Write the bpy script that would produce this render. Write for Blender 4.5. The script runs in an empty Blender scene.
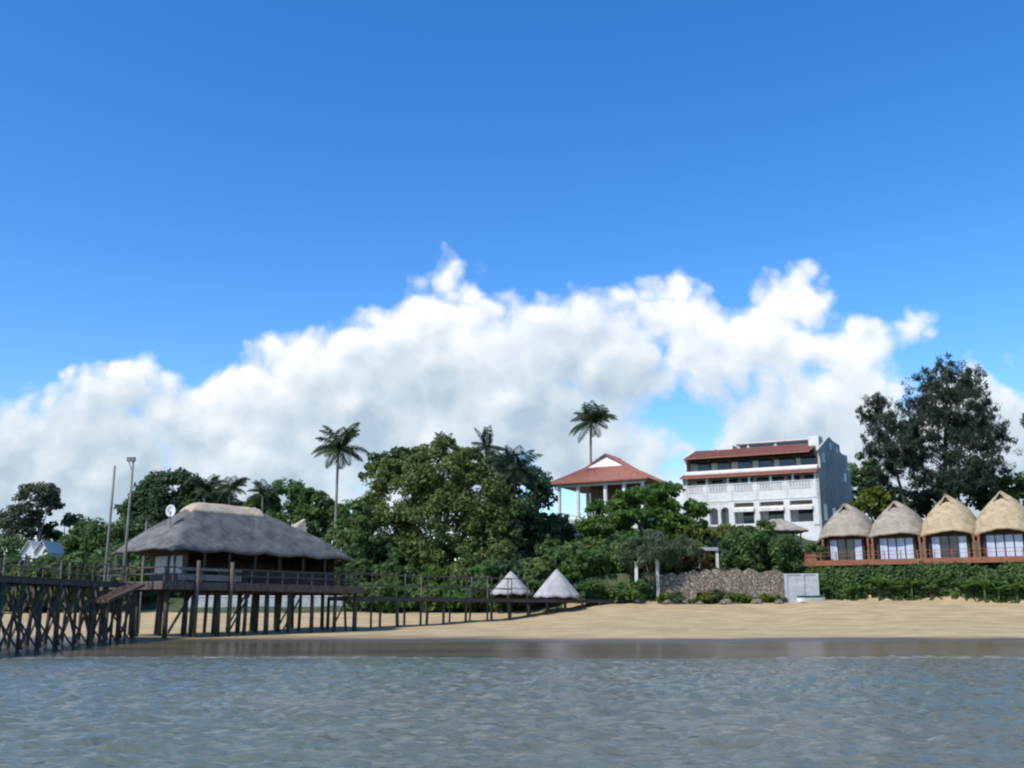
import bpy, math, random
import numpy as np
from mathutils import Vector
R = math.radians
sc = bpy.context.scene
COL = sc.collection

# ------------------------------------------------------------------ camera
F = 1000.0; EYE = 2.2; HOR = 612.0
PITCH = math.atan((HOR - 384) / F)
cam = bpy.data.cameras.new('camera'); cam.sensor_width = 36; cam.lens = 36 * F / 1024
cam.clip_start = 0.3; cam.clip_end = 12000
co = bpy.data.objects.new('camera', cam); COL.objects.link(co)
co.location = (0, 0, EYE); co.rotation_euler = (math.pi / 2 + PITCH, 0, 0)
sc.camera = co

def ray(px, py):
    dx = (px - 512) / F; dy = (384 - py) / F
    return dx, math.cos(PITCH) - dy * math.sin(PITCH), math.sin(PITCH) + dy * math.cos(PITCH)
def at(px, py, Y):
    x, y, z = ray(px, py); k = Y / y
    return Vector((x * k, Y, EYE + z * k))

# ------------------------------------------------------------------ sky and sun
SUN = Vector((-0.50, -0.46, 0.74)).normalized()
w = bpy.data.worlds.new('World'); sc.world = w; w.use_nodes = True
nt = w.node_tree; nt.nodes.clear()
def wn(t, **k):
    n = nt.nodes.new(t)
    for a, b in k.items(): setattr(n, a, b)
    return n
sky = wn('ShaderNodeTexSky', sky_type='NISHITA', sun_disc=False)
sky.sun_elevation = math.asin(SUN.z); sky.sun_rotation = math.atan2(SUN.x, SUN.y)
sky.air_density = 1.0; sky.dust_density = 0.3; sky.ozone_density = 3.0; sky.altitude = 0
hsv = wn('ShaderNodeHueSaturation'); hsv.inputs['Saturation'].default_value = 1.35; hsv.inputs['Hue'].default_value = .506
nt.links.new(sky.outputs[0], hsv.inputs['Color'])
bg = wn('ShaderNodeBackground'); bg.inputs['Strength'].default_value = 0.15
nt.links.new(hsv.outputs[0], bg.inputs['Color'])

BLOBS = [(20,450,42),(62,428,40),(100,405,32),(132,396,36),(168,412,40),(226,402,30),(252,390,22),(292,356,26),(306,385,48),
 (345,350,36),(392,336,40),(428,306,38),(452,296,32),(474,298,26),(496,335,42),(430,372,80),(345,412,80),(545,345,34),
 (582,324,34),(640,312,36),(684,316,36),(728,332,34),(802,310,28),(768,324,34),(846,332,32),(812,348,40),(882,326,14),(590,368,58),
 (520,395,72),(830,362,30),(760,350,34),(860,364,24),(800,402,46),(760,420,44),(870,410,46),(860,460,60),(962,404,42),
 (1012,428,44),(1080,440,80),(556,450,46),(600,452,52),(655,452,30),(686,446,20),(100,480,95),(250,465,105),(430,455,95),
 (446,316,38),(472,316,34),(436,322,46),(-40,470,90),(-140,450,120),(960,470,90),(640,500,70),(760,490,60),(690,342,40),(742,352,30),(630,350,46),(560,352,48),(130,388,24),(770,345,36),(705,378,26),(664,384,24),(878,338,26),(905,326,16),(800,310,33),(1180,400,120),(-280,460,140),(1350,430,140)]
# one node group: cloud density as a function of direction (tangent-plane coordinates u, v)
g = bpy.data.node_groups.new('cloud_density', 'ShaderNodeTree')
g.interface.new_socket('P', in_out='INPUT', socket_type='NodeSocketVector')
g.interface.new_socket('D', in_out='OUTPUT', socket_type='NodeSocketFloat')
gi = g.nodes.new('NodeGroupInput'); go_ = g.nodes.new('NodeGroupOutput')
def gm(op, a, b=None, c=None):
    n = g.nodes.new('ShaderNodeMath'); n.operation = op
    for i, v in enumerate((a, b, c)):
        if v is None: continue
        if isinstance(v, (int, float)): n.inputs[i].default_value = v
        else: g.links.new(v, n.inputs[i])
    return n.outputs[0]
# warp the coordinates so that the outlines are billowy
wz = g.nodes.new('ShaderNodeTexNoise'); wz.noise_dimensions = '2D'; wz.inputs['Scale'].default_value = 12; wz.inputs['Detail'].default_value = 6; wz.inputs['Roughness'].default_value = .55
g.links.new(gi.outputs[0], wz.inputs['Vector'])
v1 = g.nodes.new('ShaderNodeVectorMath'); v1.operation = 'SUBTRACT'; g.links.new(wz.outputs['Color'], v1.inputs[0]); v1.inputs[1].default_value = (.5,.5,.5)
v2 = g.nodes.new('ShaderNodeVectorMath'); v2.operation = 'SCALE'; g.links.new(v1.outputs[0], v2.inputs[0]); v2.inputs['Scale'].default_value = .036
v3 = g.nodes.new('ShaderNodeVectorMath'); v3.operation = 'MULTIPLY'; g.links.new(v2.outputs[0], v3.inputs[0]); v3.inputs[1].default_value = (1,1,0)
v4 = g.nodes.new('ShaderNodeVectorMath'); v4.operation = 'ADD'; g.links.new(gi.outputs[0], v4.inputs[0]); g.links.new(v3.outputs[0], v4.inputs[1])
acc = None
for (px, py, r) in BLOBS:
    p = at(px, py, 1.0)
    dn = g.nodes.new('ShaderNodeVectorMath'); dn.operation = 'DISTANCE'
    g.links.new(v4.outputs[0], dn.inputs[0]); dn.inputs[1].default_value = (p.x, p.z - EYE, 0)
    rr = r / F
    f = gm('MULTIPLY_ADD', dn.outputs['Value'], -1.0, rr)        # r - d
    acc = f if acc is None else gm('SMOOTH_MAX', acc, f, .03)
bz = g.nodes.new('ShaderNodeTexNoise'); bz.noise_dimensions = '2D'; bz.inputs['Scale'].default_value = 26; bz.inputs['Detail'].default_value = 6; bz.inputs['Roughness'].default_value = .55
g.links.new(gi.outputs[0], bz.inputs['Vector'])
acc = gm('ADD', acc, gm('MULTIPLY_ADD', bz.outputs['Fac'], .020, -.009))
for (vsc, vam, vof) in ((13, -.034, .012), (31, -.024, .009), (70, -.009, .003)):      # rounded cauliflower lumps at three sizes
    vo = g.nodes.new('ShaderNodeTexVoronoi'); vo.voronoi_dimensions = '2D'; vo.inputs['Scale'].default_value = vsc
    g.links.new(v4.outputs[0], vo.inputs['Vector']); acc = gm('ADD', acc, gm('MULTIPLY_ADD', vo.outputs['Distance'], vam, vof))
g.links.new(acc, go_.inputs[0])

tc = wn('ShaderNodeTexCoord'); sep = wn('ShaderNodeSeparateXYZ'); nt.links.new(tc.outputs['Generated'], sep.inputs[0])
def wm(op, a, b=None, c=None, clamp=False):
    n = wn('ShaderNodeMath', operation=op); n.use_clamp = clamp
    for i, v in enumerate((a, b, c)):
        if v is None: continue
        if isinstance(v, (int, float)): n.inputs[i].default_value = v
        else: nt.links.new(v, n.inputs[i])
    return n.outputs[0]
def wramp(x, a, b, o0=0.0, o1=1.0):
    n = wn('ShaderNodeMapRange', interpolation_type='SMOOTHSTEP'); nt.links.new(x, n.inputs[0])
    for i, v in enumerate((a, b, o0, o1)): n.inputs[i + 1].default_value = v
    return n.outputs[0]
yy = wm('MAXIMUM', sep.outputs['Y'], .05)
U = wm('DIVIDE', sep.outputs['X'], yy); V = wm('DIVIDE', sep.outputs['Z'], yy)
cb = wn('ShaderNodeCombineXYZ'); nt.links.new(U, cb.inputs[0]); nt.links.new(V, cb.inputs[1])
def dens(dx, dy):
    a = wn('ShaderNodeVectorMath', operation='ADD'); nt.links.new(cb.outputs[0], a.inputs[0]); a.inputs[1].default_value = (dx, dy, 0)
    n = wn('ShaderNodeGroup'); n.node_tree = g; nt.links.new(a.outputs[0], n.inputs[0]); return n.outputs[0]
d0 = dens(0, 0); d1 = dens(-.010, .016)
alpha = wm('MULTIPLY', wramp(d0, -.012, .014), wramp(d0, -.008, .03, .85, 1.0))
front = wramp(sep.outputs['Y'], .05, .3)
# wisps inside the cloud
wn2 = wn('ShaderNodeTexNoise', noise_dimensions='2D'); wn2.inputs['Scale'].default_value = 6; wn2.inputs['Detail'].default_value = 6; nt.links.new(cb.outputs[0], wn2.inputs['Vector'])
rel = wm('SUBTRACT', d0, d1)                                     # > 0 on the sunward side of a billow
lit = wm('MULTIPLY_ADD', rel, 13.0, .27)
lit = wm('ADD', lit, wm('MULTIPLY', wm('SUBTRACT', wn2.outputs[0], .5), .9))
lit = wm('ADD', lit, wramp(V, .15, .34, -.05, .34))
edge = wm('MULTIPLY', wramp(d0, .0, .06, .30, 0.0), wramp(V, .12, .30, .6, 1.0))
lit = wm('ADD', lit, edge, clamp=True)
cr = wn('ShaderNodeValToRGB'); nt.links.new(lit, cr.inputs[0])
cr.color_ramp.elements[0].position = 0.0; cr.color_ramp.elements[0].color = (.44, .555, .66, 1)
cr.color_ramp.elements[1].position = 1.0; cr.color_ramp.elements[1].color = (.99, 1.0, 1.0, 1)
e = cr.color_ramp.elements.new(.55); e.color = (.70, .78, .845, 1)
cbg = wn('ShaderNodeBackground'); nt.links.new(cr.outputs[0], cbg.inputs['Color']); cbg.inputs['Strength'].default_value = .73
mixw = wn('ShaderNodeMixShader'); nt.links.new(wm('MULTIPLY', wm('MULTIPLY', alpha, front), .97), mixw.inputs[0])
nt.links.new(bg.outputs[0], mixw.inputs[1]); nt.links.new(cbg.outputs[0], mixw.inputs[2])
out = wn('ShaderNodeOutputWorld'); nt.links.new(mixw.outputs[0], out.inputs[0])

sl = bpy.data.lights.new('sun', 'SUN'); sl.energy = 3.15; sl.angle = R(.53); sl.color = (1, .955, .88)
so = bpy.data.objects.new('sun', sl); COL.objects.link(so); so.rotation_euler = SUN.to_track_quat('Z', 'Y').to_euler()
vs = sc.view_settings; vs.view_transform = 'Standard'; vs.look = 'None'; vs.exposure = 0.56; vs.gamma = 1; vs.use_curve_mapping = False
sc.cycles.pixel_filter_type = 'BLACKMAN_HARRIS'; sc.cycles.filter_width = 2.2
sc.cycles.max_bounces = 6; sc.cycles.transparent_max_bounces = 4

# ------------------------------------------------------------------ materials
def srgb(r, g_, b):
    f = lambda c: ((c / 255 + .055) / 1.055) ** 2.4 if c > 10 else c / 255 / 12.92
    return (f(r), f(g_), f(b), 1)
def mat(name, c1, c2=None, scale=3.0, rough=.8, bump=0.0, stretch=(1, 1, 1), detail=6, c3=None, spec=.3, bscale=None, ramp=(.35, .65)):
    m = bpy.data.materials.new(name); m.use_nodes = True; n = m.node_tree; b = n.nodes['Principled BSDF']
    b.inputs['Roughness'].default_value = rough; b.inputs['Specular IOR Level'].default_value = spec
    c1 = tuple(c1[:3]) + (1,); c2 = tuple((c2 or [x * .7 for x in c1])[:3]) + (1,)
    t = n.nodes.new('ShaderNodeTexCoord'); mp = n.nodes.new('ShaderNodeMapping'); mp.inputs['Scale'].default_value = stretch
    n.links.new(t.outputs['Object'], mp.inputs[0])
    z = n.nodes.new('ShaderNodeTexNoise'); z.inputs['Scale'].default_value = scale; z.inputs['Detail'].default_value = detail; z.inputs['Roughness'].default_value = .65
    n.links.new(mp.outputs[0], z.inputs['Vector'])
    r = n.nodes.new('ShaderNodeValToRGB'); r.color_ramp.elements[0].position = ramp[0]; r.color_ramp.elements[1].position = ramp[1]
    r.color_ramp.elements[0].color = c2; r.color_ramp.elements[1].color = c1
    if c3: e = r.color_ramp.elements.new(.8); e.color = tuple(c3[:3]) + (1,)
    n.links.new(z.outputs[0], r.inputs[0]); n.links.new(r.outputs[0], b.inputs['Base Color'])
    if bump:
        bp = n.nodes.new('ShaderNodeBump'); bp.inputs['Strength'].default_value = bump; bp.inputs['Distance'].default_value = .06
        if bscale:
            z2 = n.nodes.new('ShaderNodeTexNoise'); z2.inputs['Scale'].default_value = bscale; z2.inputs['Detail'].default_value = 4
            n.links.new(mp.outputs[0], z2.inputs['Vector']); n.links.new(z2.outputs[0], bp.inputs['Height'])
        else: n.links.new(z.outputs[0], bp.inputs['Height'])
        n.links.new(bp.outputs[0], b.inputs['Normal'])
    return m
def leafmat(name, c1, c2, scale=.45, trans=.5):
    m = bpy.data.materials.new(name); m.use_nodes = True; n = m.node_tree; b = n.nodes['Principled BSDF']
    b.inputs['Roughness'].default_value = .55; b.inputs['Specular IOR Level'].default_value = .25
    t = n.nodes.new('ShaderNodeTexCoord')
    z = n.nodes.new('ShaderNodeTexNoise'); z.inputs['Scale'].default_value = scale; z.inputs['Detail'].default_value = 5; z.inputs['Roughness'].default_value = .7
    n.links.new(t.outputs['Object'], z.inputs['Vector'])
    r = n.nodes.new('ShaderNodeValToRGB'); r.color_ramp.elements[0].position = .36; r.color_ramp.elements[1].position = .64
    r.color_ramp.elements[0].color = tuple(c1) + (1,); r.color_ramp.elements[1].color = tuple(c2) + (1,)
    n.links.new(z.outputs[0], r.inputs[0]); n.links.new(r.outputs[0], b.inputs['Base Color'])
    tr = n.nodes.new('ShaderNodeBsdfTranslucent'); n.links.new(r.outputs[0], tr.inputs[0])
    mx = n.nodes.new('ShaderNodeMixShader'); mx.inputs[0].default_value = trans
    n.links.new(b.outputs[0], mx.inputs[1]); n.links.new(tr.outputs[0], mx.inputs[2])
    n.links.new(mx.outputs[0], n.nodes['Material Output'].inputs[0])
    return m
def thatch(name, c1, c2, course=2.6):
    m = mat(name, c1, c2, scale=1.0, rough=.95, stretch=(1, 1, 1.5), detail=10, spec=.1)
    n = m.node_tree; b = n.nodes['Principled BSDF']
    t = n.nodes.new('ShaderNodeTexCoord')
    wv = n.nodes.new('ShaderNodeTexWave'); wv.wave_type = 'BANDS'; wv.bands_direction = 'Z'; wv.wave_profile = 'SAW'
    wv.inputs['Scale'].default_value = course * .3; wv.inputs['Distortion'].default_value = 3; wv.inputs['Detail'].default_value = 4; wv.inputs['Detail Scale'].default_value = 3
    n.links.new(t.outputs['Object'], wv.inputs['Vector'])
    mp = n.nodes.new('ShaderNodeMapping'); mp.inputs['Scale'].default_value = (9, 9, 1.2); n.links.new(t.outputs['Object'], mp.inputs[0])
    z = n.nodes.new('ShaderNodeTexNoise'); z.inputs['Scale'].default_value = 1.6; z.inputs['Detail'].default_value = 8; n.links.new(mp.outputs[0], z.inputs['Vector'])
    a = n.nodes.new('ShaderNodeMath'); a.operation = 'MULTIPLY_ADD'; a.inputs[1].default_value = .5
    n.links.new(wv.outputs['Fac'], a.inputs[0]); n.links.new(z.outputs[0], a.inputs[2])
    bp = n.nodes.new('ShaderNodeBump'); bp.inputs['Strength'].default_value = .9; bp.inputs['Distance'].default_value = .14
    n.links.new(a.outputs[0], bp.inputs['Height']); n.links.new(bp.outputs[0], b.inputs['Normal'])
    return m
M = {}
M['thatch_grey'] = thatch('weathered_thatch', (.22, .215, .20), (.10, .10, .098))
M['thatch_pale'] = mat('bleached_thatch', (.62, .49, .34), (.42, .32, .22), scale=2, rough=.95, bump=.5)
M['thatch_tan'] = thatch('tan_thatch', (.57, .455, .29), (.36, .275, .17))
M['thatch_drab'] = thatch('drab_thatch', (.45, .395, .31), (.26, .225, .18))
M['thatch_silver'] = thatch('silver_thatch', (.50, .48, .47), (.33, .31, .30))
M['timber'] = mat('weathered_timber', (.105, .092, .074), (.045, .040, .034), scale=2.5, rough=.9, bump=.5, stretch=(3, 3, .6))
M['timber_pale'] = mat('pale_timber', (.25, .23, .19), (.13, .12, .10), scale=2.5, rough=.9, bump=.5, stretch=(3, 3, .6))
M['timber_brown'] = mat('brown_timber', (.13, .075, .05), (.07, .04, .03), scale=2.5, rough=.85, bump=.4, stretch=(3, 3, .6))
M['deck_red'] = mat('red_stained_timber', (.29, .11, .06), (.17, .068, .042), scale=2, rough=.75, bump=.4, stretch=(1, 1, 3))
M['timber_grey'] = mat('grey_brown_timber', (.15, .115, .09), (.07, .055, .045), scale=2.5, rough=.9, bump=.4, stretch=(3, 3, .6))
M['wood_dark'] = mat('dark_wood', (.05, .035, .028), (.025, .02, .017), scale=3, rough=.7, bump=.3)
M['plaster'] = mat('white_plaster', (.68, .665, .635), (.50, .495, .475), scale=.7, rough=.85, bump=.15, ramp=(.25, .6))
M['plaster_shade'] = mat('shaded_plaster', (.49, .46, .42), (.33, .31, .28), scale=.6, rough=.9, bump=.2)  # the white plaster greyed, so shade is part of the colour
M['tile'] = mat('terracotta_tile', (.35, .145, .10), (.235, .095, .07), scale=1.6, rough=.8, bump=.4, stretch=(3, 1, 1))
M['dark_glass'] = mat('dark_glass', (.02, .025, .03), (.012, .015, .02), rough=.08, spec=.5)
M['curtain'] = mat('white_curtain', (.58, .63, .72), (.38, .43, .52), scale=1.2, rough=.9, bump=.3, stretch=(6, 6, .2))
M['awning'] = mat('cream_awning', (.72, .70, .64), (.55, .50, .42), scale=1.5, rough=.85)
M['shade_wall'] = mat('brown_shade_wall', (.12, .085, .07), (.06, .045, .04), scale=1.5, rough=.85)
M['stone'] = mat('rough_stone', (.31, .255, .19), (.18, .148, .11), scale=2.2, rough=.95, bump=1.0, detail=8, bscale=2.0)
M['panel'] = mat('pale_block', (.43, .445, .45), (.30, .315, .32), scale=1.3, rough=.8, bump=.2)
M['metal'] = mat('grey_metal', (.20, .20, .20), (.12, .12, .12), rough=.5, spec=.5)
M['white_metal'] = mat('white_metal', (.82, .83, .85), (.72, .73, .75), rough=.4)
M['teal'] = mat('teal_paint', (.03, .13, .13), (.02, .09, .10), rough=.4)
M['bark'] = mat('bark', (.14, .11, .085), (.06, .05, .04), scale=4, rough=.95, bump=.6, stretch=(2, 2, .5))
M['bark_pale'] = mat('pale_bark', (.30, .27, .23), (.16, .14, .12), scale=3, rough=.95, bump=.5, stretch=(1, 1, 4))
M['leaf_olive'] = leafmat('olive_foliage', (.10, .152, .045), (.205, .255, .08))
M['leaf_green'] = leafmat('green_foliage', (.068, .132, .042), (.145, .225, .066))
M['leaf_dark'] = leafmat('dark_foliage', (.048, .092, .044), (.10, .155, .068))
M['leaf_blue'] = leafmat('blue_green_foliage', (.026, .050, .032), (.060, .095, .054))
M['leaf_bright'] = leafmat('bright_foliage', (.055, .130, .024), (.140, .235, .045))
M['leaf_yellow'] = leafmat('yellow_green_foliage', (.09, .13, .016), (.20, .22, .035))
M['leaf_grey'] = leafmat('grey_green_foliage', (.07, .11, .058), (.15, .195, .10))
M['leaf_dry'] = leafmat('sparse_brown_foliage', (.09, .11, .07), (.17, .19, .12))
M['leaf_palm'] = leafmat('palm_foliage', (.032, .060, .026), (.090, .12, .048), scale=1.2)
M['leaf_casuarina'] = leafmat('casuarina_foliage', (.032, .054, .038), (.075, .102, .066), scale=.8)
M['flower'] = leafmat('red_flowers', (.06, .055, .015), (.20, .075, .025), scale=2)

def stonework(m):
    n = m.node_tree; b = n.nodes['Principled BSDF']; t = n.nodes.new('ShaderNodeTexCoord')
    wz_ = n.nodes.new('ShaderNodeTexNoise'); wz_.inputs['Scale'].default_value = 2.5; n.links.new(t.outputs['Object'], wz_.inputs['Vector'])
    ad = n.nodes.new('ShaderNodeVectorMath'); ad.operation = 'MULTIPLY_ADD'; ad.inputs[1].default_value = (.5, .5, .5); n.links.new(wz_.outputs['Color'], ad.inputs[0]); n.links.new(t.outputs['Object'], ad.inputs[2])
    v_ = n.nodes.new('ShaderNodeTexVoronoi'); v_.inputs['Scale'].default_value = 2.3; n.links.new(ad.outputs[0], v_.inputs['Vector'])
    e_ = n.nodes.new('ShaderNodeTexVoronoi'); e_.feature = 'DISTANCE_TO_EDGE'; e_.inputs['Scale'].default_value = 2.3; n.links.new(ad.outputs[0], e_.inputs['Vector'])
    old = b.inputs['Base Color'].links[0].from_socket
    hs_ = n.nodes.new('ShaderNodeHueSaturation'); n.links.new(old, hs_.inputs['Color'])
    sx = n.nodes.new('ShaderNodeSeparateColor'); n.links.new(v_.outputs['Color'], sx.inputs[0])
    mr_ = n.nodes.new('ShaderNodeMapRange'); n.links.new(sx.outputs[0], mr_.inputs[0]); mr_.inputs[3].default_value = .82; mr_.inputs[4].default_value = 1.18; n.links.new(mr_.outputs[0], hs_.inputs['Value'])
    er = n.nodes.new('ShaderNodeMapRange'); n.links.new(e_.outputs['Distance'], er.inputs[0]); er.inputs[2].default_value = .10
    mx_ = n.nodes.new('ShaderNodeMix'); mx_.data_type = 'RGBA'; n.links.new(er.outputs[0], mx_.inputs[0]); mx_.inputs[6].default_value = (.16, .135, .10, 1); n.links.new(hs_.outputs[0], mx_.inputs[7]); n.links.new(mx_.outputs[2], b.inputs['Base Color'])
    bp_ = n.nodes.new('ShaderNodeBump'); bp_.inputs['Distance'].default_value = .15; bp_.inputs['Strength'].default_value = .9; n.links.new(er.outputs[0], bp_.inputs['Height']); n.links.new(bp_.outputs[0], b.inputs['Normal'])
stonework(M['stone'])

# ------------------------------------------------------------------ mesh helpers
class MB:
    def __init__(s): s.v = []; s.f = []; s.n = 0; s.smooth = False
    def add(s, vs, fs):
        s.v.extend([tuple(p) for p in vs]); s.f.extend([tuple(i + s.n for i in q) for q in fs]); s.n = len(s.v); return s
    def box(s, x0, x1, y0, y1, z0, z1, fn=None):
        vs = [(x, y, z) for z in (z0, z1) for y in (y0, y1) for x in (x0, x1)]
        if fn: vs = [fn(*p) for p in vs]
        return s.add(vs, [(0, 2, 3, 1), (4, 5, 7, 6), (0, 1, 5, 4), (2, 6, 7, 3), (0, 4, 6, 2), (1, 3, 7, 5)])
    def hexa(s, pts):
        return s.add(pts, [(0, 2, 3, 1), (4, 5, 7, 6), (0, 1, 5, 4), (2, 6, 7, 3), (0, 4, 6, 2), (1, 3, 7, 5)])
    def tube(s, path, radii, n=8, cap=True):
        path = [Vector(p) for p in path]
        if isinstance(radii, (int, float)): radii = [radii] * len(path)
        vs = []
        for i, p in enumerate(path):
            d = (path[min(i + 1, len(path) - 1)] - path[max(i - 1, 0)]).normalized()
            a = d.cross(Vector((0, 1, 0)) if abs(d.y) < .9 else Vector((1, 0, 0))).normalized(); b = d.cross(a)
            for k in range(n):
                t = 2 * math.pi * k / n; vs.append(p + (a * math.cos(t) + b * math.sin(t)) * radii[i])
        fs = [(i * n + k, i * n + (k + 1) % n, (i + 1) * n + (k + 1) % n, (i + 1) * n + k) for i in range(len(path) - 1) for k in range(n)]
        if cap: fs += [tuple(range(n))[::-1], tuple(range((len(path) - 1) * n, len(path) * n))]
        return s.add(vs, fs)
    def prism(s, poly, axis, a0, a1, fn=None):
        """poly: list of 2-D points; extruded along axis 'x' (poly = y,z) from a0 to a1"""
        k = len(poly)
        vs = [(a, p[0], p[1]) if axis == 'x' else (p[0], a, p[1]) if axis == 'y' else (p[0], p[1], a) for a in (a0, a1) for p in poly]
        if fn: vs = [fn(*p) for p in vs]
        fs = [tuple(range(k))[::-1], tuple(range(k, 2 * k))] + [(i, (i + 1) % k, k + (i + 1) % k, k + i) for i in range(k)]
        return s.add(vs, fs)
    def build(s, name, m, parent=None, smooth=False):
        me = bpy.data.meshes.new(name); me.from_pydata(s.v, [], s.f); me.update()
        o = bpy.data.objects.new(name, me); COL.objects.link(o); me.materials.append(m)
        if smooth: me.polygons.foreach_set('use_smooth', [True] * len(me.polygons))
        if parent: o.parent = parent
        return o
def np_mesh(name, V, Q, m, parent=None, smooth=False):
    me = bpy.data.meshes.new(name); V = np.asarray(V, np.float32); Q = np.asarray(Q, np.int32)
    me.vertices.add(len(V)); me.vertices.foreach_set('co', V.ravel())
    k = Q.shape[1]; me.loops.add(Q.size); me.loops.foreach_set('vertex_index', Q.ravel())
    me.polygons.add(len(Q)); me.polygons.foreach_set('loop_start', np.arange(0, Q.size, k, dtype=np.int32))
    me.polygons.foreach_set('use_smooth', np.full(len(Q), smooth)); me.update(calc_edges=True); me.validate()
    o = bpy.data.objects.new(name, me); COL.objects.link(o); me.materials.append(m)
    if parent: o.parent = parent
    return o
def tag(o, label, cat, group=None, kind=None):
    o['label'] = label; o['category'] = cat
    if group: o['group'] = group
    if kind: o['kind'] = kind
    return o
def thing(name, label, cat, loc=(0, 0, 0), rz=0, group=None):
    o = bpy.data.objects.new(name, None); COL.objects.link(o); o.location = loc; o.rotation_euler = (0, 0, rz); o.empty_display_size = .5
    return tag(o, label, cat, group)
def dup(root, loc, rz=0, scale=None, label=None, group=None):
    r = root.copy(); COL.objects.link(r); r.location = loc; r.rotation_euler = (0, 0, rz)
    if scale: r.scale = scale
    if label: r['label'] = label
    if group: r['group'] = group
    for ch in list(root.children):
        c = ch.copy(); COL.objects.link(c); c.parent = r
        for gch in ch.children:
            d = gch.copy(); COL.objects.link(d); d.parent = c
    return r
rng = np.random.default_rng(7); rnd = random.Random(5)

# ------------------------------------------------------------------ terrain
def prof(y, pts): return np.interp(y, [p[0] for p in pts], [p[1] for p in pts])
PL = [(-4000, -4), (20, -1.0), (46, -.17), (51.5, -.01), (56, .12), (69, .48), (85, .68), (95, 1.15), (105, 1.75), (111, 2.3), (118, 4.0), (130, 5.5), (170, 9), (300, 12), (4000, 14)]
PM = [(-4000, -4), (20, -1.0), (46, -.17), (51.5, -.01), (56, .12), (69, .48), (85, 1.1), (95, 1.75), (105, 2.5), (112, 3.1), (114.6, 3.4), (115.2, 6.4), (128, 8.6), (138, 13.4), (150, 14.6), (300, 17), (4000, 18)]
PR = [(-4000, -4), (20, -1.0), (46, -.17), (51.5, -.01), (56, .12), (69, .48), (85, 1.3), (95, 2.1), (104, 3.0), (108, 3.3), (114, 3.5), (4000, 3.6)]
PB = [(-300, 17), (-60, 15), (-24, 12), (-9, 7.8), (1.2, 7.5), (4.3, 3.3), (5.5, 2.4), (9, -5), (500, -5)]   # bank under the bungalows, by distance in front of their row
hutA = at(846, 562, 118); hutD = at(1006, 557, 110)
row = Vector((hutD.x - hutA.x, hutD.y - hutA.y, 0)); rl = row.length; row /= rl; bang = math.atan2(row.y, row.x)
nrm_ = Vector((row.y, -row.x, 0))
def sstep(a, b, x):
    t = np.clip((x - a) / (b - a), 0, 1); return t * t * (3 - 2 * t)
def gz(x, y):
    x = np.asarray(x, float); y = np.asarray(y, float)
    k = x / np.maximum(y, 60)
    lm = sstep(-.02, .11, k); mr = sstep(.262, .30, k)
    wob = 1.3 * np.sin(x * .11 + 1) + .8 * np.sin(x * .23)
    ye = np.where(y < 100, y + wob * sstep(40, 52, y) * (1 - sstep(90, 100, y)), y)
    ds_ = (x - hutA.x) * nrm_.x + (y - hutA.y) * nrm_.y
    zr_ = np.maximum(prof(ye, PR), prof(ds_ + .4 * np.sin(x * .9), PB))
    z = prof(ye, PL) * (1 - lm) + prof(ye, PM) * lm
    z = z * (1 - mr) + zr_ * mr
    bumpy = sstep(80, 100, y) * .07 * (np.sin(x * .7 + y * .3) + np.sin(x * .31 - y * .53 + 2) + .6 * np.sin(x * 1.9 + y * 1.3)) * .5
    return z + bumpy
def G(x, y): return float(gz(x, y))
def axis(parts):
    a = []
    for (s, e, st) in parts: a.extend(np.arange(s, e, st))
    a.append(parts[-1][1]); return np.array(a)
xs = axis([(-4000, -400, 600), (-400, -90, 31), (-90, 90, 1.0), (90, 400, 31), (400, 4000, 600)])
ys = axis([(-4000, 0, 800), (0, 44, 4), (44, 126, .7), (126, 180, 2), (180, 500, 20), (500, 5000, 750)])
X, Y = np.meshgrid(xs, ys); Z = gz(X, Y)
nx, ny = len(xs), len(ys)
idx = np.arange(nx * ny).reshape(ny, nx)
Q = np.stack([idx[:-1, :-1], idx[:-1, 1:], idx[1:, 1:], idx[1:, :-1]], -1).reshape(-1, 4)
mg = bpy.data.materials.new('beach_and_ground'); mg.use_nodes = True; n = mg.node_tree; b = n.nodes['Principled BSDF']
geo = n.nodes.new('ShaderNodeNewGeometry'); sp = n.nodes.new('ShaderNodeSeparateXYZ'); n.links.new(geo.outputs['Position'], sp.inputs[0])
def gn(scale, detail=6, st=None):
    z = n.nodes.new('ShaderNodeTexNoise'); z.inputs['Scale'].default_value = scale; z.inputs['Detail'].default_value = detail
    if st:
        mp = n.nodes.new('ShaderNodeMapping'); mp.inputs['Scale'].default_value = st; n.links.new(geo.outputs['Position'], mp.inputs[0]); n.links.new(mp.outputs[0], z.inputs['Vector'])
    else: n.links.new(geo.outputs['Position'], z.inputs['Vector'])
    return z.outputs[0]
def gr(x, a, b_, o0=0., o1=1.):
    q = n.nodes.new('ShaderNodeMapRange'); q.interpolation_type = 'SMOOTHSTEP'; n.links.new(x, q.inputs[0])
    for i, v in enumerate((a, b_, o0, o1)): q.inputs[i + 1].default_value = v
    return q.outputs[0]
def gmath(op, a, b_):
    q = n.nodes.new('ShaderNodeMath'); q.operation = op
    for i, v in enumerate((a, b_)):
        if isinstance(v, (int, float)): q.inputs[i].default_value = v
        else: n.links.new(v, q.inputs[i])
    return q.outputs[0]
def gmix(f, a, b_):
    q = n.nodes.new('ShaderNodeMix'); q.data_type = 'RGBA'; n.links.new(f, q.inputs[0])
    for i, v in ((6, a), (7, b_)):
        if isinstance(v, tuple): q.inputs[i].default_value = v + (1,)
        else: n.links.new(v, q.inputs[i])
    return q.outputs[2]
dry = gr(gmath('ADD', sp.outputs['Z'], gmath('MULTIPLY', gmath('SUBTRACT', gn(.25, 5), .5), .14)), .42, .58)
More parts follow.
